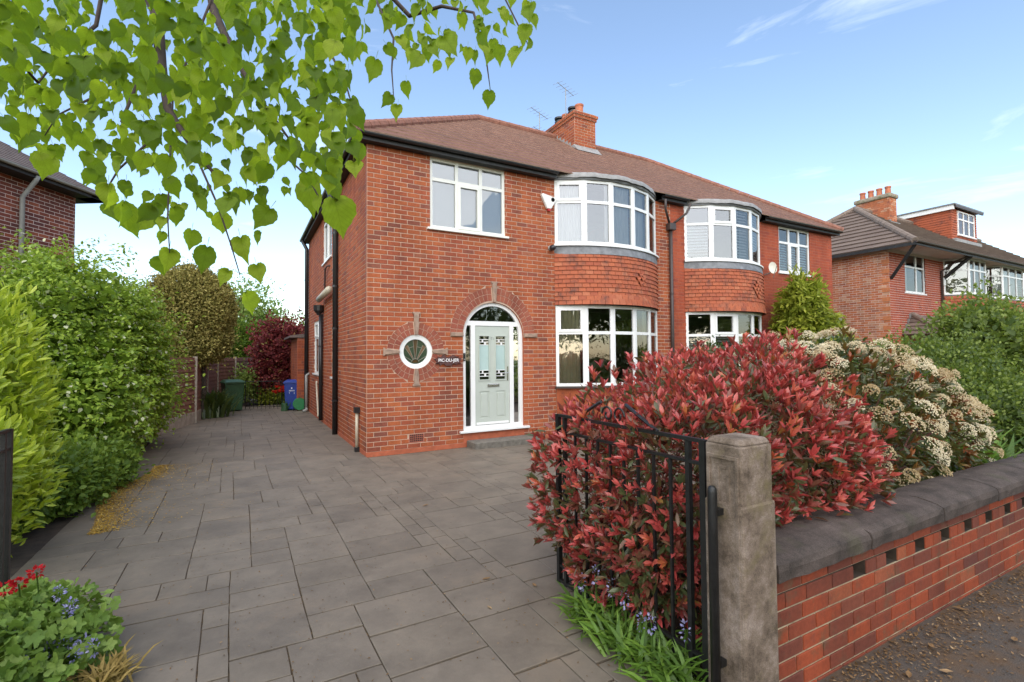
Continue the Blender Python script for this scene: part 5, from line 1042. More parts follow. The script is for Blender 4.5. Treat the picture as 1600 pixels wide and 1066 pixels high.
def shell(blobs, n, rng, thick=0.3, zmin=0.03, lump=0.12, freq=3.0):
    """points near the surface of a union of ellipsoids, with outward directions"""
    B = np.array(blobs, float); vol = (B[:, 3]*B[:, 4]+B[:, 4]*B[:, 5]+B[:, 3]*B[:, 5]); pick = rng.choice(len(B), size=int(n*2.2), p=vol/vol.sum())
    u = unit(len(pick), rng); ph = B[pick, :3]*2.1
    lumps = 1+lump*(np.sin(freq*2*u[:, 0]+ph[:, 0]+1)*np.sin(freq*2*u[:, 1]+ph[:, 1])+np.sin(freq*4.3*u[:, 2]+ph[:, 2])*np.sin(freq*3.7*u[:, 0]+2)*0.7)
    r = lumps*(1-thick*rng.random(len(pick))**1.6); p = B[pick, :3]+u*B[pick, 3:6]*r[:, None]
    keep = p[:, 2] > zmin
    for k in range(len(B)):
        s = (((p-B[k, :3])/B[k, 3:6])**2).sum(1); keep &= (s > (1-thick-.12)**2) | (pick == k)
    g = u/B[pick, 3:6]; g /= np.linalg.norm(g, axis=1, keepdims=True); p, g = p[keep], g[keep]; return p[:n], g[:n]
def shrub(name, label, cat, base, blobs, n, size, shape, mat, seed, nobj=0, thick=0.35, up=0.3, jit=0.7, rr=(0, 1), lump=0.12, stems=6, stemmat='twig', face=0.5, group=None, zmin=0.03, droop=0.0, part='leaf', inner=0.35):
    rng = np.random.default_rng(seed); t_ = thing(name, label, cat, base, group); p, g = shell(blobs, n, rng, thick, zmin, lump); m = len(p); p = p+g*((rng.random(m) < (.10 if shape != 'lobed' and size[1] < .11 else 0))*np.abs(rng.normal(0, size[1]*1.4, m)))[:, None]
    d = g*(1-jit*.5)+unit(m, rng)*jit+np.array([0, 0, up-droop]); nn = g*face+np.array([0, 0, 0.7])+unit(m, rng)*0.5
    leaves(t_, p, d, nn, rng.uniform(size[0], size[1], m), rr[0]+(rr[1]-rr[0])*rng.random(m), shape, mat, nobj, part)
    if inner:
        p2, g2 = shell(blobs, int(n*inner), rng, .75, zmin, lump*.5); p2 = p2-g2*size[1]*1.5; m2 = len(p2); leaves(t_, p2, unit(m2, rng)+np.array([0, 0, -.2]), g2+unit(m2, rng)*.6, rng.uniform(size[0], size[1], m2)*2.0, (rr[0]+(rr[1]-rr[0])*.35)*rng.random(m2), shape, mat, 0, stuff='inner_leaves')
    mb = MB(); q_ = random.Random(seed)
    for i in range(stems):
        b = blobs[q_.randrange(len(blobs))]; e = Vector((b[0]+q_.uniform(-.5, .5)*b[3], b[1]+q_.uniform(-.5, .5)*b[4], b[2]+q_.uniform(-.1, .55)*b[5])); s_ = Vector((base[0]+q_.uniform(-.15, .15), base[1]+q_.uniform(-.15, .15), -0.02)); mid = s_.lerp(e, .5)+Vector((q_.uniform(-.1, .1), q_.uniform(-.1, .1), .05)); mb.tube([s_, mid, e], [0.02, 0.014, 0.006], 5)
    if stems: mb.build('stems', stemmat, t_, kind='stuff')
    return t_
def rosettes(parent, p, g, nper, size, rnd_lo, rnd_hi, shape, mat, rng, nobj, spread=0.75, up=0.5):
    m = len(p); ax = g+np.array([0, 0, up])+unit(m, rng)*0.35; ax /= np.linalg.norm(ax, axis=1, keepdims=True)
    P, D, N_, S, Rn = [], [], [], [], []
    age = rnd_lo+(rnd_hi-rnd_lo)*rng.random(m)
    for k in range(nper):
        t = unit(m, rng); t -= (t*ax).sum(1)[:, None]*ax; t /= np.maximum(np.linalg.norm(t, axis=1, keepdims=True), 1e-5)
        sp_ = spread*rng.uniform(0.6, 1.25, (m, 1)); d = ax+t*sp_; P.append(p-ax*rng.uniform(0, .03, (m, 1))); D.append(d); N_.append(ax-t*0.6); S.append(rng.uniform(size[0], size[1], m)); Rn.append(np.clip(age+rng.uniform(-.08, .08, m), 0.01, .99))
    leaves(parent, np.concatenate(P), np.concatenate(D), np.concatenate(N_), np.concatenate(S), np.concatenate(Rn), shape, mat, nobj)
# --- red-leaved hedge by the gate
rng = np.random.default_rng(31)
ph = thing('photinia_hedge', 'dense hedge of glossy red leaves over the wall and through the open iron gate', 'hedge', (0.9, -6.0, 0))
HB = [(0.58, -5.72, 0.74, 0.60, 0.55, 0.74), (0.74, -6.30, 0.78, 0.68, 0.62, 0.76), (1.35, -6.25, 0.90, 0.72, 0.72, 0.82), (1.45, -5.55, 0.92, 0.8, 0.6, 0.80), (2.15, -5.85, 1.02, 0.7, 0.7, 0.80), (0.52, -6.15, 0.40, 0.50, 0.58, 0.42), (1.8, -6.5, .82, .5, .42, .52)]
p, g = shell(HB, 4600, rng, 0.18, 0.12, 0.14)
keepm = ~((p[:, 1] < -6.72) & (p[:, 2] < 0.72)); p, g = p[keepm], g[keepm]
hi = np.clip((p[:, 2]-0.25)/1.0, 0, 1); 
top = rng.random(len(p)) < 0.35+0.6*hi
rosettes(ph, p[top], g[top], 7, (0.045, 0.09), 0.34, 0.94, 'oval', 'photinia_leaf', rng, 240, .6, .6)
rosettes(ph, p[~top], g[~top], 7, (0.05, 0.09), 0.02, 0.5, 'oval', 'photinia_leaf', rng, 60)
p, g = shell(HB, 9000, rng, 0.55, 0.05, 0.08); k_ = ~((p[:, 1] < -6.72) & (p[:, 2] < 0.72)); p, g = p[k_], g[k_]
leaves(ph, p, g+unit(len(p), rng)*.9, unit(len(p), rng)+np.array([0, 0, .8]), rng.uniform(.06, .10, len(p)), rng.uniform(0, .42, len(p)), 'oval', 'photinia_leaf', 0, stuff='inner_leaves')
mb = MB(); q = random.Random(2)
for i in range(46):
    b = HB[q.randrange(len(HB))]; s_ = Vector((0.7+q.uniform(-.3, 1.2), -5.95+q.uniform(-.45, .4), -.02)); e = Vector((b[0]+q.uniform(-.8, .8)*b[3], b[1]+q.uniform(-.7, .7)*b[4], b[2]+q.uniform(-.2, .75)*b[5])); mb.tube([s_, s_.lerp(e, .45)+Vector((0, 0, .12)), e], [0.013, .009, .004], 5)
mb.build('stems', 'stem_red', ph, kind='stuff')
# --- cream-flowered bush
rng = np.random.default_rng(32)
cb = thing('flowering_bush', 'bush covered in flat cream flower clusters with coppery leaf tips behind the wall', 'bush', (2.9, -6.1, 0))
CB = [(2.85, -6.25, 0.98, 0.70, 0.55, 0.86), (3.55, -6.38, 0.92, 0.60, 0.45, 0.70), (2.6, -5.9, 1.1, 0.65, 0.6, 0.72), (4.0, -6.4, .85, .4, .4, .55)]
p, g = shell(CB, 620, rng, 0.2, 0.5, 0.12); k_ = ~((p[:, 1] < -6.72) & (p[:, 2] < 0.75)); p, g = p[k_], g[k_]
rosettes(cb, p[:380], g[:380], 7, (0.06, 0.11), 0.35, 0.99, 'oval', 'cream_bush_leaf', rng, 150)
p2, g2 = shell(CB, 5000, rng, 0.5, 0.2, 0.1); k_ = ~((p2[:, 1] < -6.72) & (p2[:, 2] < 0.75)); p2, g2 = p2[k_], g2[k_]
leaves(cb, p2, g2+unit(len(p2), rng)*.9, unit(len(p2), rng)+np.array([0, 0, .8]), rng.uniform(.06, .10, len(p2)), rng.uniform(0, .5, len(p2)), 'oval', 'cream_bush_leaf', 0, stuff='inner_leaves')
fl = []; fr_ = []
p3, g3 = shell(CB, 330, rng, 0.06, 0.55, 0.10); k_ = ~((p3[:, 1] < -6.78) & (p3[:, 2] < 0.78)); p3, g3 = p3[k_], g3[k_]
for c_, n_ in zip(p3[:250], g3[:250]):
    ax_ = n_*0.8+np.array([0, 0, .7]); ax_ /= np.linalg.norm(ax_); R_ = rng.uniform(.055, .105); t1 = np.cross(ax_, [0.3, .2, .9]); t1 /= np.linalg.norm(t1); t2 = np.cross(ax_, t1); m = 130
    a = rng.random(m)*2*math.pi; r_ = R_*np.sqrt(rng.random(m)); P_ = c_+ax_*0.04+np.outer(r_*np.cos(a), t1)+np.outer(r_*np.sin(a), t2)+np.outer(0.05*(1-(r_/R_)**2)+rng.uniform(-.008, .008, m), ax_)
    V_, F_ = SHAPES['ball']; mbv = []; mbf = []; 
    mb = MB(); cur = rng.random()
    for P1 in P_: s_ = rng.uniform(.010, .016); mb.add([P1+s_*(v[0]*t1+v[1]*t2+v[2]*ax_) for v in V_], F_, min(.99, max(.01, cur+rng.uniform(-.3, .3))))
    mb.build('flower_cluster', 'cream_flower', cb, kind='stuff')
mb = MB()
for i in range(24):
    b = CB[q.randrange(4)]; s_ = Vector((2.9+q.uniform(-.4, .4), -6.1+q.uniform(-.3, .3), -.02)); e = Vector((b[0]+q.uniform(-.8, .8)*b[3], b[1]+q.uniform(-.7, .7)*b[4], b[2]+q.uniform(0, .8)*b[5])); mb.tube([s_, s_.lerp(e, .5)+Vector((0, 0, .1)), e], [.014, .009, .004], 5)
mb.build('stems', 'stem_red', cb, kind='stuff')
# --- other planting on the right
shrub('green_shrub', 'broad rounded green shrub beyond the cream-flowered bush', 'shrub', (7.2, -5.0, 0), [(7.1, -4.9, 0.95, 0.8, 0.9, 0.85), (8.0, -5.0, 1.05, 1.0, 0.9, 0.9), (7.3, -5.7, 0.75, 1.0, 0.7, 0.75)], 30000, (.035, .065), 'wide', 'green_shrub_leaf', 41, lump=0.22)
shrub('green_shrub', 'taller loose light green shrub at the end of the garden wall', 'shrub', (9.3, -5.1, 0), [(9.3, -5.15, 1.6, 0.7, 0.8, 1.0), (9.9, -5.0, 1.9, 0.8, 0.8, 0.9)], 8000, (.05, .085), 'wide', 'green_shrub_leaf', 42, thick=0.6, lump=0.22, rr=(.4, 1))
st = thing('strap_plant', 'clump of bright green strap-shaped leaves by the coping', 'plant', (4.75, -6.45, 0)); rng = np.random.default_rng(5); m = 260; a = rng.random(m)*6.28; P_ = np.stack([4.75+rng.normal(0, .22, m), -6.42+rng.normal(0, .14, m), np.full(m, .02)], 1)
leaves(st, P_, np.stack([np.cos(a)*.45, np.sin(a)*.45, rng.uniform(.8, 1.4, m)], 1), np.stack([-np.cos(a), -np.sin(a), np.full(m, .3)], 1), rng.uniform(.55, 1.0, m), rng.random(m), 'blade', 'strap_leaf', 60)
shrub('ivy_hedge', 'dark variegated ivy hedge between the two front gardens', 'hedge', (7.3, -2.6, 0), [(7.2, -1.4, 0.95, .55, .9, .95), (7.2, -2.6, 1.0, .6, .9, .98), (7.3, -3.8, 1.0, .65, .9, .95)], 18000, (.06, .095), 'wide', 'ivy_leaf', 43, lump=.08)
shrub('bamboo', 'arching yellow-green bamboo beside the further bay', 'bamboo', (11.4, -.9, 0), [(11.3, -.9, 2.35, .7, .6, 1.45), (11.9, -1.1, 1.7, .7, .6, 1.1), (11.2, -1.2, 1.3, .7, .6, 1.0)], 16000, (.14, .24), 'oval', 'bamboo_leaf', 44, up=-.2, jit=.8, thick=.5, lump=.15)
shrub('green_shrub', 'low green shrub in the further front garden below the bamboo', 'shrub', (12.5, -2.2, 0), [(12.6, -2.2, .9, 1.3, .8, 1.0), (10.4, -2.4, .8, 1.0, .7, .9)], 12000, (.06, .10), 'wide', 'green_shrub_leaf', 45)
# --- left border
shrub('laurel', 'yellow-green spotted laurel beside the open gate', 'shrub', (-3.95, -2.7, 0), [(-3.95, -2.75, 1.35, .58, .65, .98), (-3.85, -2.9, .75, .55, .6, .65), (-4.2, -2.2, 1.4, .6, .7, .9), (-3.6, -3.75, .98, .36, .5, .32)], 9500, (.075, .125), 'oval', 'laurel_leaf', 46, nobj=300, up=.6, jit=.7, lump=.16, rr=(.15, 1))
shrub('low_shrub', 'low spreading dark green shrub below the dogwood at the drive edge', 'shrub', (-3.65, -.7, 0), [(-3.65, -1.2, .32, .42, .8, .38), (-3.55, -.2, .30, .42, .8, .36), (-3.9, -1.9, .4, .4, .6, .45)], 11000, (.045, .08), 'wide', 'low_leaf', 47)
rng = np.random.default_rng(48)
dg = thing('dogwood', 'large tiered light green dogwood dotted with small white bracts', 'shrub', (-4.3, 1.8, 0))
DB = [(-4.35, 1.7, 1.8, 1.2, 1.6, 1.55), (-3.95, .6, 1.1, .85, 1.0, 1.0), (-3.75, 2.4, 1.45, .85, 1.2, 1.3), (-4.6, 1.9, 2.75, .6, .9, .8), (-3.65, 3.3, 1.0, .6, 1.0, .9), (-5.1, .3, 1.7, 1.0, 1.2, 1.3), (-5.2, .9, 3.0, .16, .2, .75), (-3.7, 2.6, 2.6, .45, .8, .5)]
p, g = shell(DB, 68000, rng, 0.45, 0.1, 0.26); p = p+g*((rng.random(len(p)) < .10)*np.abs(rng.normal(0, .14, len(p))))[:, None]; tier = np.round(p[:, 2]/0.23)*0.23+rng.normal(0, .035, len(p)); p[:, 2] = np.maximum(.06, .22*tier+.78*p[:, 2])
d = g*.5+unit(len(p), rng)*.6+np.array([0, 0, -.25]); nn = np.array([0, 0, 1.0])+unit(len(p), rng)*.45+g*.4
leaves(dg, p, d, nn, rng.uniform(.045, .08, len(p)), rng.random(len(p)), 'wide', 'dogwood_leaf', 300)
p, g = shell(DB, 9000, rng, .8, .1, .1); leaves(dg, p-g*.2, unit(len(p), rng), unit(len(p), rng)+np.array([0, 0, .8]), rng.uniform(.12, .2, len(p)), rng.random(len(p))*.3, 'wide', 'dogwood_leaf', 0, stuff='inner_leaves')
mb = MB()
for i in range(26):
    b = DB[q.randrange(len(DB))]; s_ = Vector((-4.4+q.uniform(-.3, .3), 1.6+q.uniform(-.5, .5), -.02)); e = Vector((b[0]+q.uniform(-.6, .6)*b[3], b[1]+q.uniform(-.6, .6)*b[4], b[2]+q.uniform(0, .8)*b[5])); mb.tube([s_, s_.lerp(e, .5)+Vector((0, 0, .3)), e], [.03, .018, .006], 5)
mb.build('stems', 'bark', dg, kind='stuff')
def tree(name, label, base, h, trunk_r, blobs, n, size, shape, mat, seed, **kw):
    t_ = shrub(name, label, 'tree', base, blobs, n, size, shape, mat, seed, stems=0, **kw); x, y, _ = base
    q_ = random.Random(seed); mb_ = MB(); mb_.tube([(x, y, -.05), (x+.03, y, h*.4), (x, y+.03, h)], [trunk_r, trunk_r*.8, trunk_r*.4], 9); mb_.build('trunk', 'bark', t_); mb_ = MB()
    for i in range(12):
        b = blobs[q_.randrange(len(blobs))]; s_ = Vector((x, y, h*q_.uniform(.45, .95))); e = Vector((b[0]+q_.uniform(-.6, .6)*b[3], b[1]+q_.uniform(-.6, .6)*b[4], b[2]+q_.uniform(-.2, .7)*b[5])); mb_.tube([s_, s_.lerp(e, .5)+Vector((0, 0, .2)), e], [trunk_r*.4, trunk_r*.25, .01], 5)
    mb_.build('limbs', 'bark', t_, kind='stuff'); return t_
tree('golden_conifer', 'clipped golden brown conifer with round top and bare trunk behind the fence', (-2.85, 7.75, 0), 2.2, .07, [(-3.15, 7.75, 3.05, 1.12, 1.1, 1.25), (-3.05, 7.75, 2.3, .95, .9, .8)], 42000, (.05, .10), 'quad', 'gold_conifer', 50, lump=.05, jit=.9, thick=.22)
shrub('clipped_hedge', 'square clipped bright green hedge beyond the timber fence', 'hedge', (-2.3, 14.5, 0), [(-2.6, 14.3, 1.9, 1.3, .8, 1.45), (-1.6, 14.6, 1.7, .8, .7, 1.5)], 20000, (.08, .14), 'quad', 'hedge_leaf', 51, lump=.06, rr=(.1, 1))
tree('garden_tree', 'sparse pale green tree far beyond the clipped hedge', (-1.9, 21, 0), 3.5, .09, [(-1.9, 21, 4.3, 1.9, 1.6, 1.8), (-.6, 22, 3.7, 1.4, 1.2, 1.1)], 3800, (.11, .19), 'quad', 'pale_tree_leaf', 52, lump=.3, thick=.75)
tree('copper_shrub', 'dark purple-red smoke bush in the rear garden', (-.55, 12.0, 0), 1.6, .06, [(-.75, 11.9, 1.9, .9, .8, 1.25), (-.1, 12.3, 1.7, 1.0, .8, 1.4), (-.4, 11.7, 1.0, 1.1, .6, .8)], 20000, (.07, .12), 'wide', 'dark_red_leaf', 53, lump=.38, thick=.6)
for i, (x, y, z, r_, lab) in enumerate(((1.5, 19, 2.2, 2.0, 'yellow-green shrub seen beyond the smoke bush'), (-6.5, 19, 3.2, 2.6, 'rounded dark green tree behind the golden conifer'), (-13, 22, 3.2, 3.0, 'broad green tree far behind the dark brick house'))):
    tree('garden_tree', lab, (x, y, 0), z, .1, [(x, y, z, r_, r_, r_*.8), (x+r_*.5, y+.5, z*.8, r_*.8, r_*.8, r_*.7)], 6000, (.10, .18), 'quad', 'hedge_leaf' if i == 0 else 'far_leaf', 60+i, lump=.2)
sp_ = thing('strap_plant', 'arching dark green strap-leaved clump by the green bin', 'plant', (-2.62, 8.15, 0)); rng = np.random.default_rng(6); m = 300; a = rng.random(m)*6.28; P_ = np.stack([-2.62+rng.normal(0, .16, m), 8.1+rng.normal(0, .2, m), np.full(m, .01)], 1)
leaves(sp_, P_, np.stack([np.cos(a)*.55, np.sin(a)*.55, rng.uniform(.6, 1.4, m)], 1), np.stack([-np.cos(a), -np.sin(a), np.full(m, .4)], 1), rng.uniform(.5, .95, m), rng.random(m), 'blade', 'strap_dark', 0)
shrub('rose_bush', 'yellow-green rose bush behind the thin garden gate', 'bush', (-1.75, 11.3, 0), [(-1.8, 11.4, .75, .45, .4, .75), (-1.3, 11.8, .45, .5, .4, .45)], 1500, (.06, .1), 'wide', 'pale_tree_leaf', 71, thick=.8, lump=.2)
shrub('garden_perennials', 'mixed low perennials in the rear garden bed', 'plants', (-.6, 11.5, 0), [(-.9, 11.5, .25, .5, .3, .45), (-.2, 11.5, .25, .5, .3, .5)], 1800, (.06, .1), 'wide', 'bamboo_leaf', 72, thick=.8)
pp = thing('poppies', 'cluster of bright red poppies beside the blue bin', 'flowers', (-.72, 10.4, 0)); rng = np.random.default_rng(8); mb = MB()
for i in range(9):
    x, y, z = -.72+rng.normal(0, .11), 10.4+rng.normal(0, .12), rng.uniform(.42, .68); mb.tube([(x, y, 0), (x+.01, y, z)], .006, 4)
    f_ = MB(); f_.lathe([(.01, 0), (.06, .02), (.085, .07), (.08, .075), (.05, .03), (.01, .015)], (x, y, z), 9); f_.build('flower', 'poppy', pp)
mb.build('stems', 'strap_leaf', pp, kind='stuff')
# --- flower bed at the near left corner
rng = np.random.default_rng(80)
gb = shrub('geranium', 'mound of soft green geranium leaves with pale lilac flowers at the drive edge', 'plant', (-3.0, -5.0, 0), [(-2.98, -5.0, .10, .46, .60, .29), (-3.2, -5.55, .12, .45, .5, .30), (-3.08, -4.6, .08, .33, .42, .24)], 2300, (.05, .085), 'lobed', 'geranium_leaf', 81, nobj=280, up=.25, jit=.8, face=1.0, lump=.10)
def sprig(lab, cat, c_, h, mat, n, size, stem='strap_leaf', r_=.035, name='flower', tall=.06, grp=None):
    t_ = thing(name, lab, cat, (c_[0], c_[1], 0), grp); MB().tube([(c_[0], c_[1], 0), (c_[0]+.015, c_[1]+.01, h*.6), (c_[0], c_[1], h)], .004, 5).build('stem', stem, t_)
    u = unit(n, rng); P1 = np.array([c_[0], c_[1], h])+u*np.array([r_, r_, tall]); leaves(t_, P1, u+unit(n, rng)*.5, u+.3, rng.uniform(size[0], size[1], n), rng.random(n), 'wide', mat, 0, stuff='petals'); return t_
for (u_, v_, t_) in ((92, 935, 2.78), (104, 965, 2.7), (112, 955, 2.72), (100, 1015, 2.6), (78, 1028, 2.55), (130, 1025, 2.6), (115, 1050, 2.5), (145, 1055, 2.55)):
    c_ = spot(u_, v_, t_); sprig('pale lilac flower head rising from the geranium mound', 'flower', c_, max(.2, c_[2]+.03), 'blue_flower', 34, (.012, .022), r_=.02, tall=.035, grp='lilac flowers in the geranium mound')
for (u_, v_, t_) in ((18, 990, 2.6), (36, 1040, 2.5), (52, 1035, 2.5), (25, 1052, 2.5)):
    c_ = spot(u_, v_, t_); sprig('tiny blue forget-me-not flower among the geranium leaves', 'flower', c_, max(.2, c_[2]+.03), 'blue_flower', 20, (.01, .018), r_=.018, tall=.02, grp='blue flowers in the geranium mound')
for (u_, v_, t_, s_) in ((57, 894, 2.75, .034), (29, 913, 2.7, .032), (6, 920, 2.65, .042)):
    c_ = spot(u_, v_, t_); sprig('dark red many-petalled flower on a thin stem against the black gate', 'flower', c_, c_[2], 'red_flower', 46, (.018, .03), r_=s_*.7, tall=s_*.6, grp='red flowers by the left gate')
gr = thing('dry_grass', 'tuft of dry golden grass at the edge of the geranium mound', 'grass', (-2.5, -5.3, 0)); m = 160; a = rng.random(m)*6.28; P_ = np.stack([-2.5+rng.normal(0, .05, m), -5.32+rng.normal(0, .07, m), np.full(m, .005)], 1)
leaves(gr, P_, np.stack([np.cos(a)*.8, np.sin(a)*.8, rng.uniform(.3, 1.0, m)], 1), np.stack([-np.cos(a), -np.sin(a), np.full(m, .4)], 1), rng.uniform(.10, .2, m), rng.random(m), 'blade', 'dry_grass', 0)
# --- grass and bluebells at the foot of the gate
gg = thing('grass_tuft', 'grass tufts growing along the bottom of the open gate', 'grass', (.22, -6.3, 0)); m = 620; a = rng.random(m)*6.28; yy = rng.uniform(-6.85, -5.9, m); P_ = np.stack([.12+rng.normal(0, .09, m)+(yy+6.85)*.03, yy, np.full(m, .0)], 1)
leaves(gg, P_, np.stack([np.cos(a)*.8-.3, np.sin(a)*.8, rng.uniform(.3, 1.0, m)], 1), np.stack([-np.cos(a), -np.sin(a), np.full(m, .4)], 1), rng.uniform(.12, .28, m), rng.random(m), 'blade', 'strap_leaf', 40)
for i in range(7):
    y = -6.75+i*.12; x = .07+rng.normal(0, .05); sprig('bluebell spike among the grass under the open gate', 'flower', (x, y, 0), rng.uniform(.2, .36), 'blue_flower', 22, (.012, .022), r_=.016, tall=.05, grp='bluebells below the gate')
# --- fallen petals and litter
def scatter(name, lab, n, fx, size, mat, seed, z=.008, shape='quad', flat=.25):
    rg = np.random.default_rng(seed); P_ = fx(rg, n); t_ = thing(name, lab, name.replace('_', ' ').split(' ')[-1], (float(P_[:, 0].mean()), float(P_[:, 1].mean()), 0)); d = unit(len(P_), rg); d[:, 2] *= flat; P3 = np.column_stack([P_, np.full(len(P_), z)]); nn = np.array([0, 0, 1.])+unit(len(P_), rg)*flat
    ob_ = leaves(t_, P3, d, nn, rg.uniform(size[0], size[1], len(P_)), rg.random(len(P_)), shape, mat, 0); ob_.name = 'scatter'; t_['kind'] = 'stuff'; return t_
def petals(rg, n):
    y = rg.uniform(-2.4, 1.0, n); e = -3.28+.10*np.sin(y*2)+np.where(y > 0, .1, 0); x = e+np.abs(rg.normal(0, .16, n))*np.where(rg.random(n) < .14, 3.2, 1.0)*(1-.3*np.abs(y+.6)/2); return np.column_stack([x, y])
scatter('fallen_petals', 'drift of fallen golden yellow petals along the drive edge below the shrubs', 8500, petals, (.014, .026), 'petal', 91)
scatter('leaf_litter', 'brown leaf litter along the foot of the garden wall on the pavement', 5200, lambda rg, n: np.column_stack([rg.uniform(.4, 6.5, n), -7.10-np.abs(rg.normal(0, .16, n))*np.where(rg.random(n) < .25, 2.5, 1)]), (.010, .026), 'litter', 92, .002)
scatter('drive_litter', 'scattered tiny dry leaves over the paved drive', 1500, lambda rg, n: np.column_stack([rg.uniform(-3.2, .1, n), rg.uniform(-6.5, -.5, n)]), (.010, .02), 'litter', 93, .007)
rg = np.random.default_rng(95)
for i, (u_, v_) in enumerate(((1500, 952), (1455, 1010), (1478, 1050), (1560, 900), (1585, 1000), (1420, 1055), (760, 905), (765, 950), (665, 790), (835, 915))):
    pt = CAM+((0.004-CAM[2])/(AX.T @ np.array([(u_-800)/F_PX, (533-v_)/F_PX, 1.0]))[2])*(AX.T @ np.array([(u_-800)/F_PX, (533-v_)/F_PX, 1.0])); V_, F_ = SHAPES['oval']; a = rg.random()*6.28; s_ = rg.uniform(.05, .085); mb = MB(); mb.add([(pt[0]+s_*(v[0]*1.4*math.cos(a)-(v[1]-.5)*math.sin(a)), pt[1]+s_*(v[0]*1.4*math.sin(a)+(v[1]-.5)*math.cos(a)), .006+s_*(abs(v[2])*1.3+.02)) for v in V_], F_); o = mb.build('fallen_leaf', 'litter', None, label='single dry brown leaf lying on the tarmac pavement' if i < 6 else 'single dry leaf lying on the paved drive', cat='leaf', group='dry leaves on the pavement' if i < 6 else 'dry leaves on the drive'); o.color = (rg.uniform(.6, .98), 0, 0, 1)
# ---------------------------------------------------------------- overhanging lime tree
lt = thing('lime_tree', 'lime tree whose leafy branches hang over the drive entrance', 'tree', (-4.9, -8.9, 0))
mb = MB(); mb.tube([(-4.9, -8.9, -.05), (-4.88, -8.85, 1.2), (-4.85, -8.8, 2.6), (-4.7, -8.7, 3.8), (-4.6, -8.6, 5.2)], [.22, .18, .16, .13, .09], 14); mb.build('trunk', 'bark', lt, smooth=True)
def lime_leaf(seed):
    q_ = random.Random(seed); bend, fold, twist, slim = q_.uniform(.02, .45), q_.uniform(.05, .6), q_.uniform(-.25, .25), q_.uniform(.82, 1.02); n = 30; v = [(0, .12, 0), (0, .5, -.02), (0, .8, -.05)]; out = []
    for i in range(n):
        t = i/n; a = -math.pi/2+2*math.pi*t; c_, s_ = math.cos(a), math.sin(a)
        r = .46; x = r*c_*(1.0 if s_ < .35 else 1-.55*((s_-.35)/.65)**1.2); y = .42+r*s_*(.86 if s_ < 0 else 1.25)
        if abs(c_) < .22 and s_ < 0: y += .17*(1-abs(c_)/.22)
        if s_ > .9: y += .16*((s_-.9)/.1)**1.5
        e = 1+(.035 if i % 2 else -.02)+q_.uniform(-.012, .012); x *= e; y = .42+(y-.42)*e
        out.append((slim*x*q_.uniform(.98, 1.02), y, fold*abs(x)*.6+.07*abs(x)*math.sin(9*y+seed)+twist*x*(y-.2)-bend*(y-.25)**2))
    v = [(p[0], p[1], -bend*(p[1]-.25)**2) for p in v]; b = 3; v += out; f = []
    for i in range(n):
        t = (i+.5)/n; a = -math.pi/2+2*math.pi*t; y = out[i][1]; m_ = 0 if y < .32 else 1 if y < .68 else 2; y2 = out[(i+1) % n][1]; m2 = 0 if y2 < .32 else 1 if y2 < .68 else 2
        f.append((m_, b+i, b+(i+1) % n)) 
        if m_ != m2: f.append((m_, b+(i+1) % n, m2))
    V = np.array(v); k = len(V)
    V = np.vstack([V, [(-.010, -.26, .06), (.010, -.26, .06), (.006, .1, 0), (-.006, .1, 0)]]); f.append((k, k+1, k+2, k+3)); return V, f
LV = [lime_leaf(i) for i in range(9)]; LM = [meshdata('leaf', v, f, 'lime_leaf', True) for v, f in LV]
rng = np.random.default_rng(101); allleaf = []
def hang(p, size, tilt=None, yawj=1.0, rnd=None):
    toc = CAM-p; toc /= np.linalg.norm(toc); d = np.array([0, 0, -1.0])+unit(1, rng)[0]*.55 if tilt is None else tilt; nn = toc*.9+unit(1, rng)[0]*yawj*.75+np.array([0, 0, .5]); allleaf.append((np.asarray(p, float), d, nn, size, rng.random() if rnd is None else rnd))
poly = [(-40, -40), (560, -40), (560, 20), (545, 120), (560, 200), (530, 260), (525, 330), (470, 300), (430, 340), (395, 400), (330, 330), (270, 380), (225, 350), (175, 320), (120, 240), (30, 215), (-40, 140)]
def inside(x, y):
    c_ = False; n = len(poly)
    for i in range(n):
        (x1, y1), (x2, y2) = poly[i], poly[(i+1) % n]
        if (y1 > y) != (y2 > y) and x < (x2-x1)*(y-y1)/(y2-y1)+x1: c_ = not c_
    return c_
right = lambda u_: AX[0]
cnt = 0
while cnt < 980:
    x, y = rng.uniform(-40, 560), rng.uniform(-40, 400)
    if not inside(x, y) or rng.random() < .75*max(0, (y-120)/220): continue
    t = rng.uniform(1.15, 2.6) if rng.random() < .85 else rng.uniform(.95, 1.2); hang(spot(x, y, t), rng.uniform(.032, .066) if t > 1.2 else rng.uniform(.035, .05)); cnt += 1
for i in range(120):
    x = rng.uniform(540, 830); y = rng.uniform(-40, 95-45*abs(x-690)/140*.6); hang(spot(x, y, rng.uniform(1.7, 2.6)), rng.uniform(.04, .066), rnd=rng.uniform(.35, 1))
solo = [(765, 150, 28), (742, 117, 30), (612, 156, 26), (622, 172, 26), (635, 135, 26), (588, 105, 40), (812, 85, 34), (825, 50, 34), (828, 20, 36), (783, 80, 30), (690, 70, 44), (660, 95, 34), (250, 412, 34), (265, 402, 40), (325, 400, 46), (382, 470, 40), (360, 432, 30), (400, 425, 36), (375, 385, 44), (425, 340, 44), (480, 300, 60), (520, 330, 66), (515, 225, 50), (560, 235, 34), (553, 265, 34), (170, 300, 40), (165, 330, 34), (205, 350, 44), (235, 345, 40), (60, 250, 34), (80, 255, 44), (38, 215, 50), (140, 260, 36), (300, 370, 34), (345, 345, 40), (410, 262, 44), (445, 235, 50)]
for (x, y, s_) in solo: t = rng.uniform(1.35, 1.9); hang(spot(x, y-s_*.4, t), s_*.92*t/F_PX, yawj=.6, rnd=rng.uniform(.35, 1))
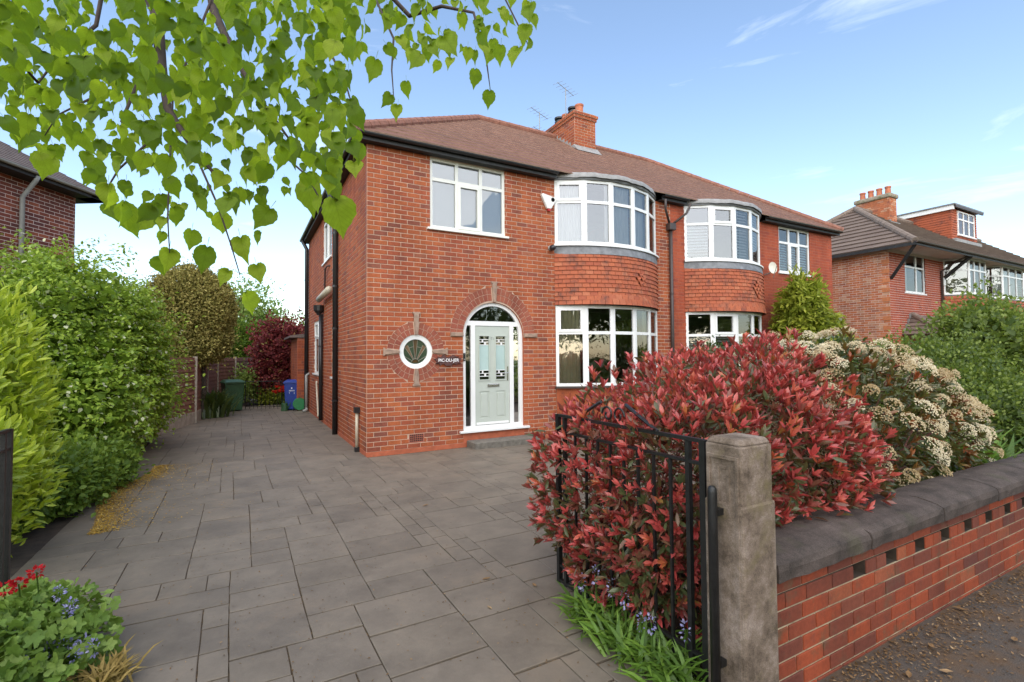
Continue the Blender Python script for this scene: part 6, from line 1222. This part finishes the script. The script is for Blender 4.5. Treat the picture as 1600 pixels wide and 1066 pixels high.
q_ = sorted(range(len(allleaf)), key=lambda i: -allleaf[i][3]/dist(allleaf[i][0])); Mx = frames(np.array([a[1] for a in allleaf]), np.array([a[2] for a in allleaf]))
for rank, i in enumerate(q_):
    p, d, nn, s_, rv = allleaf[i]
    if rank < 300:
        o = bpy.data.objects.new('leaf', LM[i % 9]); COL.objects.link(o); o.parent = lt; o.matrix_basis = Matrix([[*(Mx[i][r]*s_), p[r]-WLOC[lt.name][r]] for r in range(3)]+[[0, 0, 0, 1]]); o.color = (min(.99, max(.01, rv)), 0, 0, 1)
SHAPES['lime'] = LV[0]; rest = q_[300:]
leaves(lt, [allleaf[i][0] for i in rest], [allleaf[i][1] for i in rest], [allleaf[i][2] for i in rest], [allleaf[i][3] for i in rest], [allleaf[i][4] for i in rest], 'lime', 'lime_leaf', 0)
# crown overhead and behind
CRW = [(-4.2, -8.3, 5.2, 2.0, 1.7, 1.5), (-2.6, -8.0, 4.3, 1.7, 1.2, .9), (-5.6, -9.5, 5.6, 1.8, 1.6, 1.6), (-4.5, -10.2, 5.0, 1.8, 1.6, 1.5)]
p, g = shell(CRW, 2600, rng, .7, 2.6, .2); m = len(p); leaves(lt, p, unit(m, rng)*.6+np.array([0, 0, -1.]), unit(m, rng)+np.array([0, 0, .6]), rng.uniform(.07, .10, m), rng.random(m), 'wide', 'lime_leaf', 0, stuff='crown')
def branch(pts, r0, r1, nm='branch'): n = len(pts); MB().tube(pts, [r0+(r1-r0)*i/(n-1) for i in range(n)], 7).build(nm, 'twig', lt, smooth=True)
S_ = lambda u_, v_, t: tuple(spot(u_, v_, t))
branch([(-4.8, -8.75, 3.2), (-4.0, -8.1, 3.7), S_(180, -120, 2.2), S_(245, 20, 1.8), S_(252, 100, 1.75), S_(262, 170, 1.7), S_(300, 230, 1.65), S_(350, 290, 1.6)], .035, .004)
branch([S_(245, 40, 1.8), S_(215, 130, 1.75), S_(190, 190, 1.7), S_(240, 215, 1.7), S_(185, 265, 1.65), S_(170, 290, 1.6)], .007, .0025)
branch([S_(180, -120, 2.2), S_(150, 40, 2.0), S_(90, 90, 1.9), S_(60, 130, 1.8)], .010, .003)
branch([S_(60, 130, 1.8), S_(20, 85, 1.7), S_(-10, 80, 1.7)], .005, .003); branch([S_(140, 155, 1.75), S_(90, 180, 1.7), S_(70, 212, 1.7)], .004, .0015)
branch([(-4.7, -8.7, 3.7), (-3.6, -8.0, 4.0), S_(300, -140, 2.3), S_(335, 20, 2.0), S_(370, 95, 1.9), S_(410, 160, 1.85), S_(450, 215, 1.8)], .03, .004); branch([S_(410, 160, 1.85), S_(440, 240, 1.7), S_(480, 275, 1.6), S_(510, 330, 1.5)], .005, .002)
branch([S_(330, 0, 2.0), S_(270, 150, 1.9), S_(265, 260, 1.75), S_(262, 340, 1.6), S_(265, 395, 1.55)], .005, .0015); branch([S_(300, 230, 1.65), S_(340, 320, 1.6), S_(360, 380, 1.55), S_(375, 430, 1.5)], .004, .0015)
branch([S_(300, -140, 2.3), S_(560, -60, 2.3), S_(640, 25, 2.2), S_(690, 10, 2.2), S_(740, 20, 2.1), S_(760, 95, 2.05), S_(766, 140, 2.0)], .014, .0015); branch([S_(560, -60, 2.3), S_(615, 60, 2.0), S_(612, 110, 1.8), S_(615, 150, 1.6)], .006, .0015); branch([S_(560, -60, 2.3), S_(780, -20, 2.2), S_(815, 50, 2.0), S_(825, 70, 2.0)], .006, .0015); branch([S_(480, -60, 2.2), S_(505, 60, 2.0), S_(540, 130, 1.9), S_(560, 200, 1.8)], .008, .0015)
# ---------------------------------------------------------------- trees across the road (seen in the window glass)
for i, (x, y, h, r_) in enumerate(((1.5, -21, 6.5, 3.4), (9.5, -22, 7.2, 3.8), (-8, -22, 6.8, 3.6), (18, -22, 6.6, 3.6), (28, -23, 7, 3.8))):
    tree('street_tree', 'broad green street tree across the road, %s' % ('facing the arched door', 'facing the further bay', 'beyond the lime tree', 'facing the brown-roofed house', 'at the far end of the street')[i], (x, y, 0), h*.7, .2, [(x, y, h*.8, r_, r_, r_*.75), (x+r_*.5, y, h*.6, r_*.8, r_*.8, r_*.6), (x-r_*.5, y+.3, h*.65, r_*.8, r_*.8, r_*.6)], 7000, (.16, .28), 'quad', 'far_leaf', 110+i, lump=.25, thick=.8)
shrub('street_hedge', 'long clipped hedge along the far side of the road', 'hedge', (5, -20, 0), [(x, -20.3, .8, 3.2, .6, 1.0) for x in range(-12, 34, 5)], 12000, (.10, .18), 'quad', 'far_leaf', 120, lump=.05)
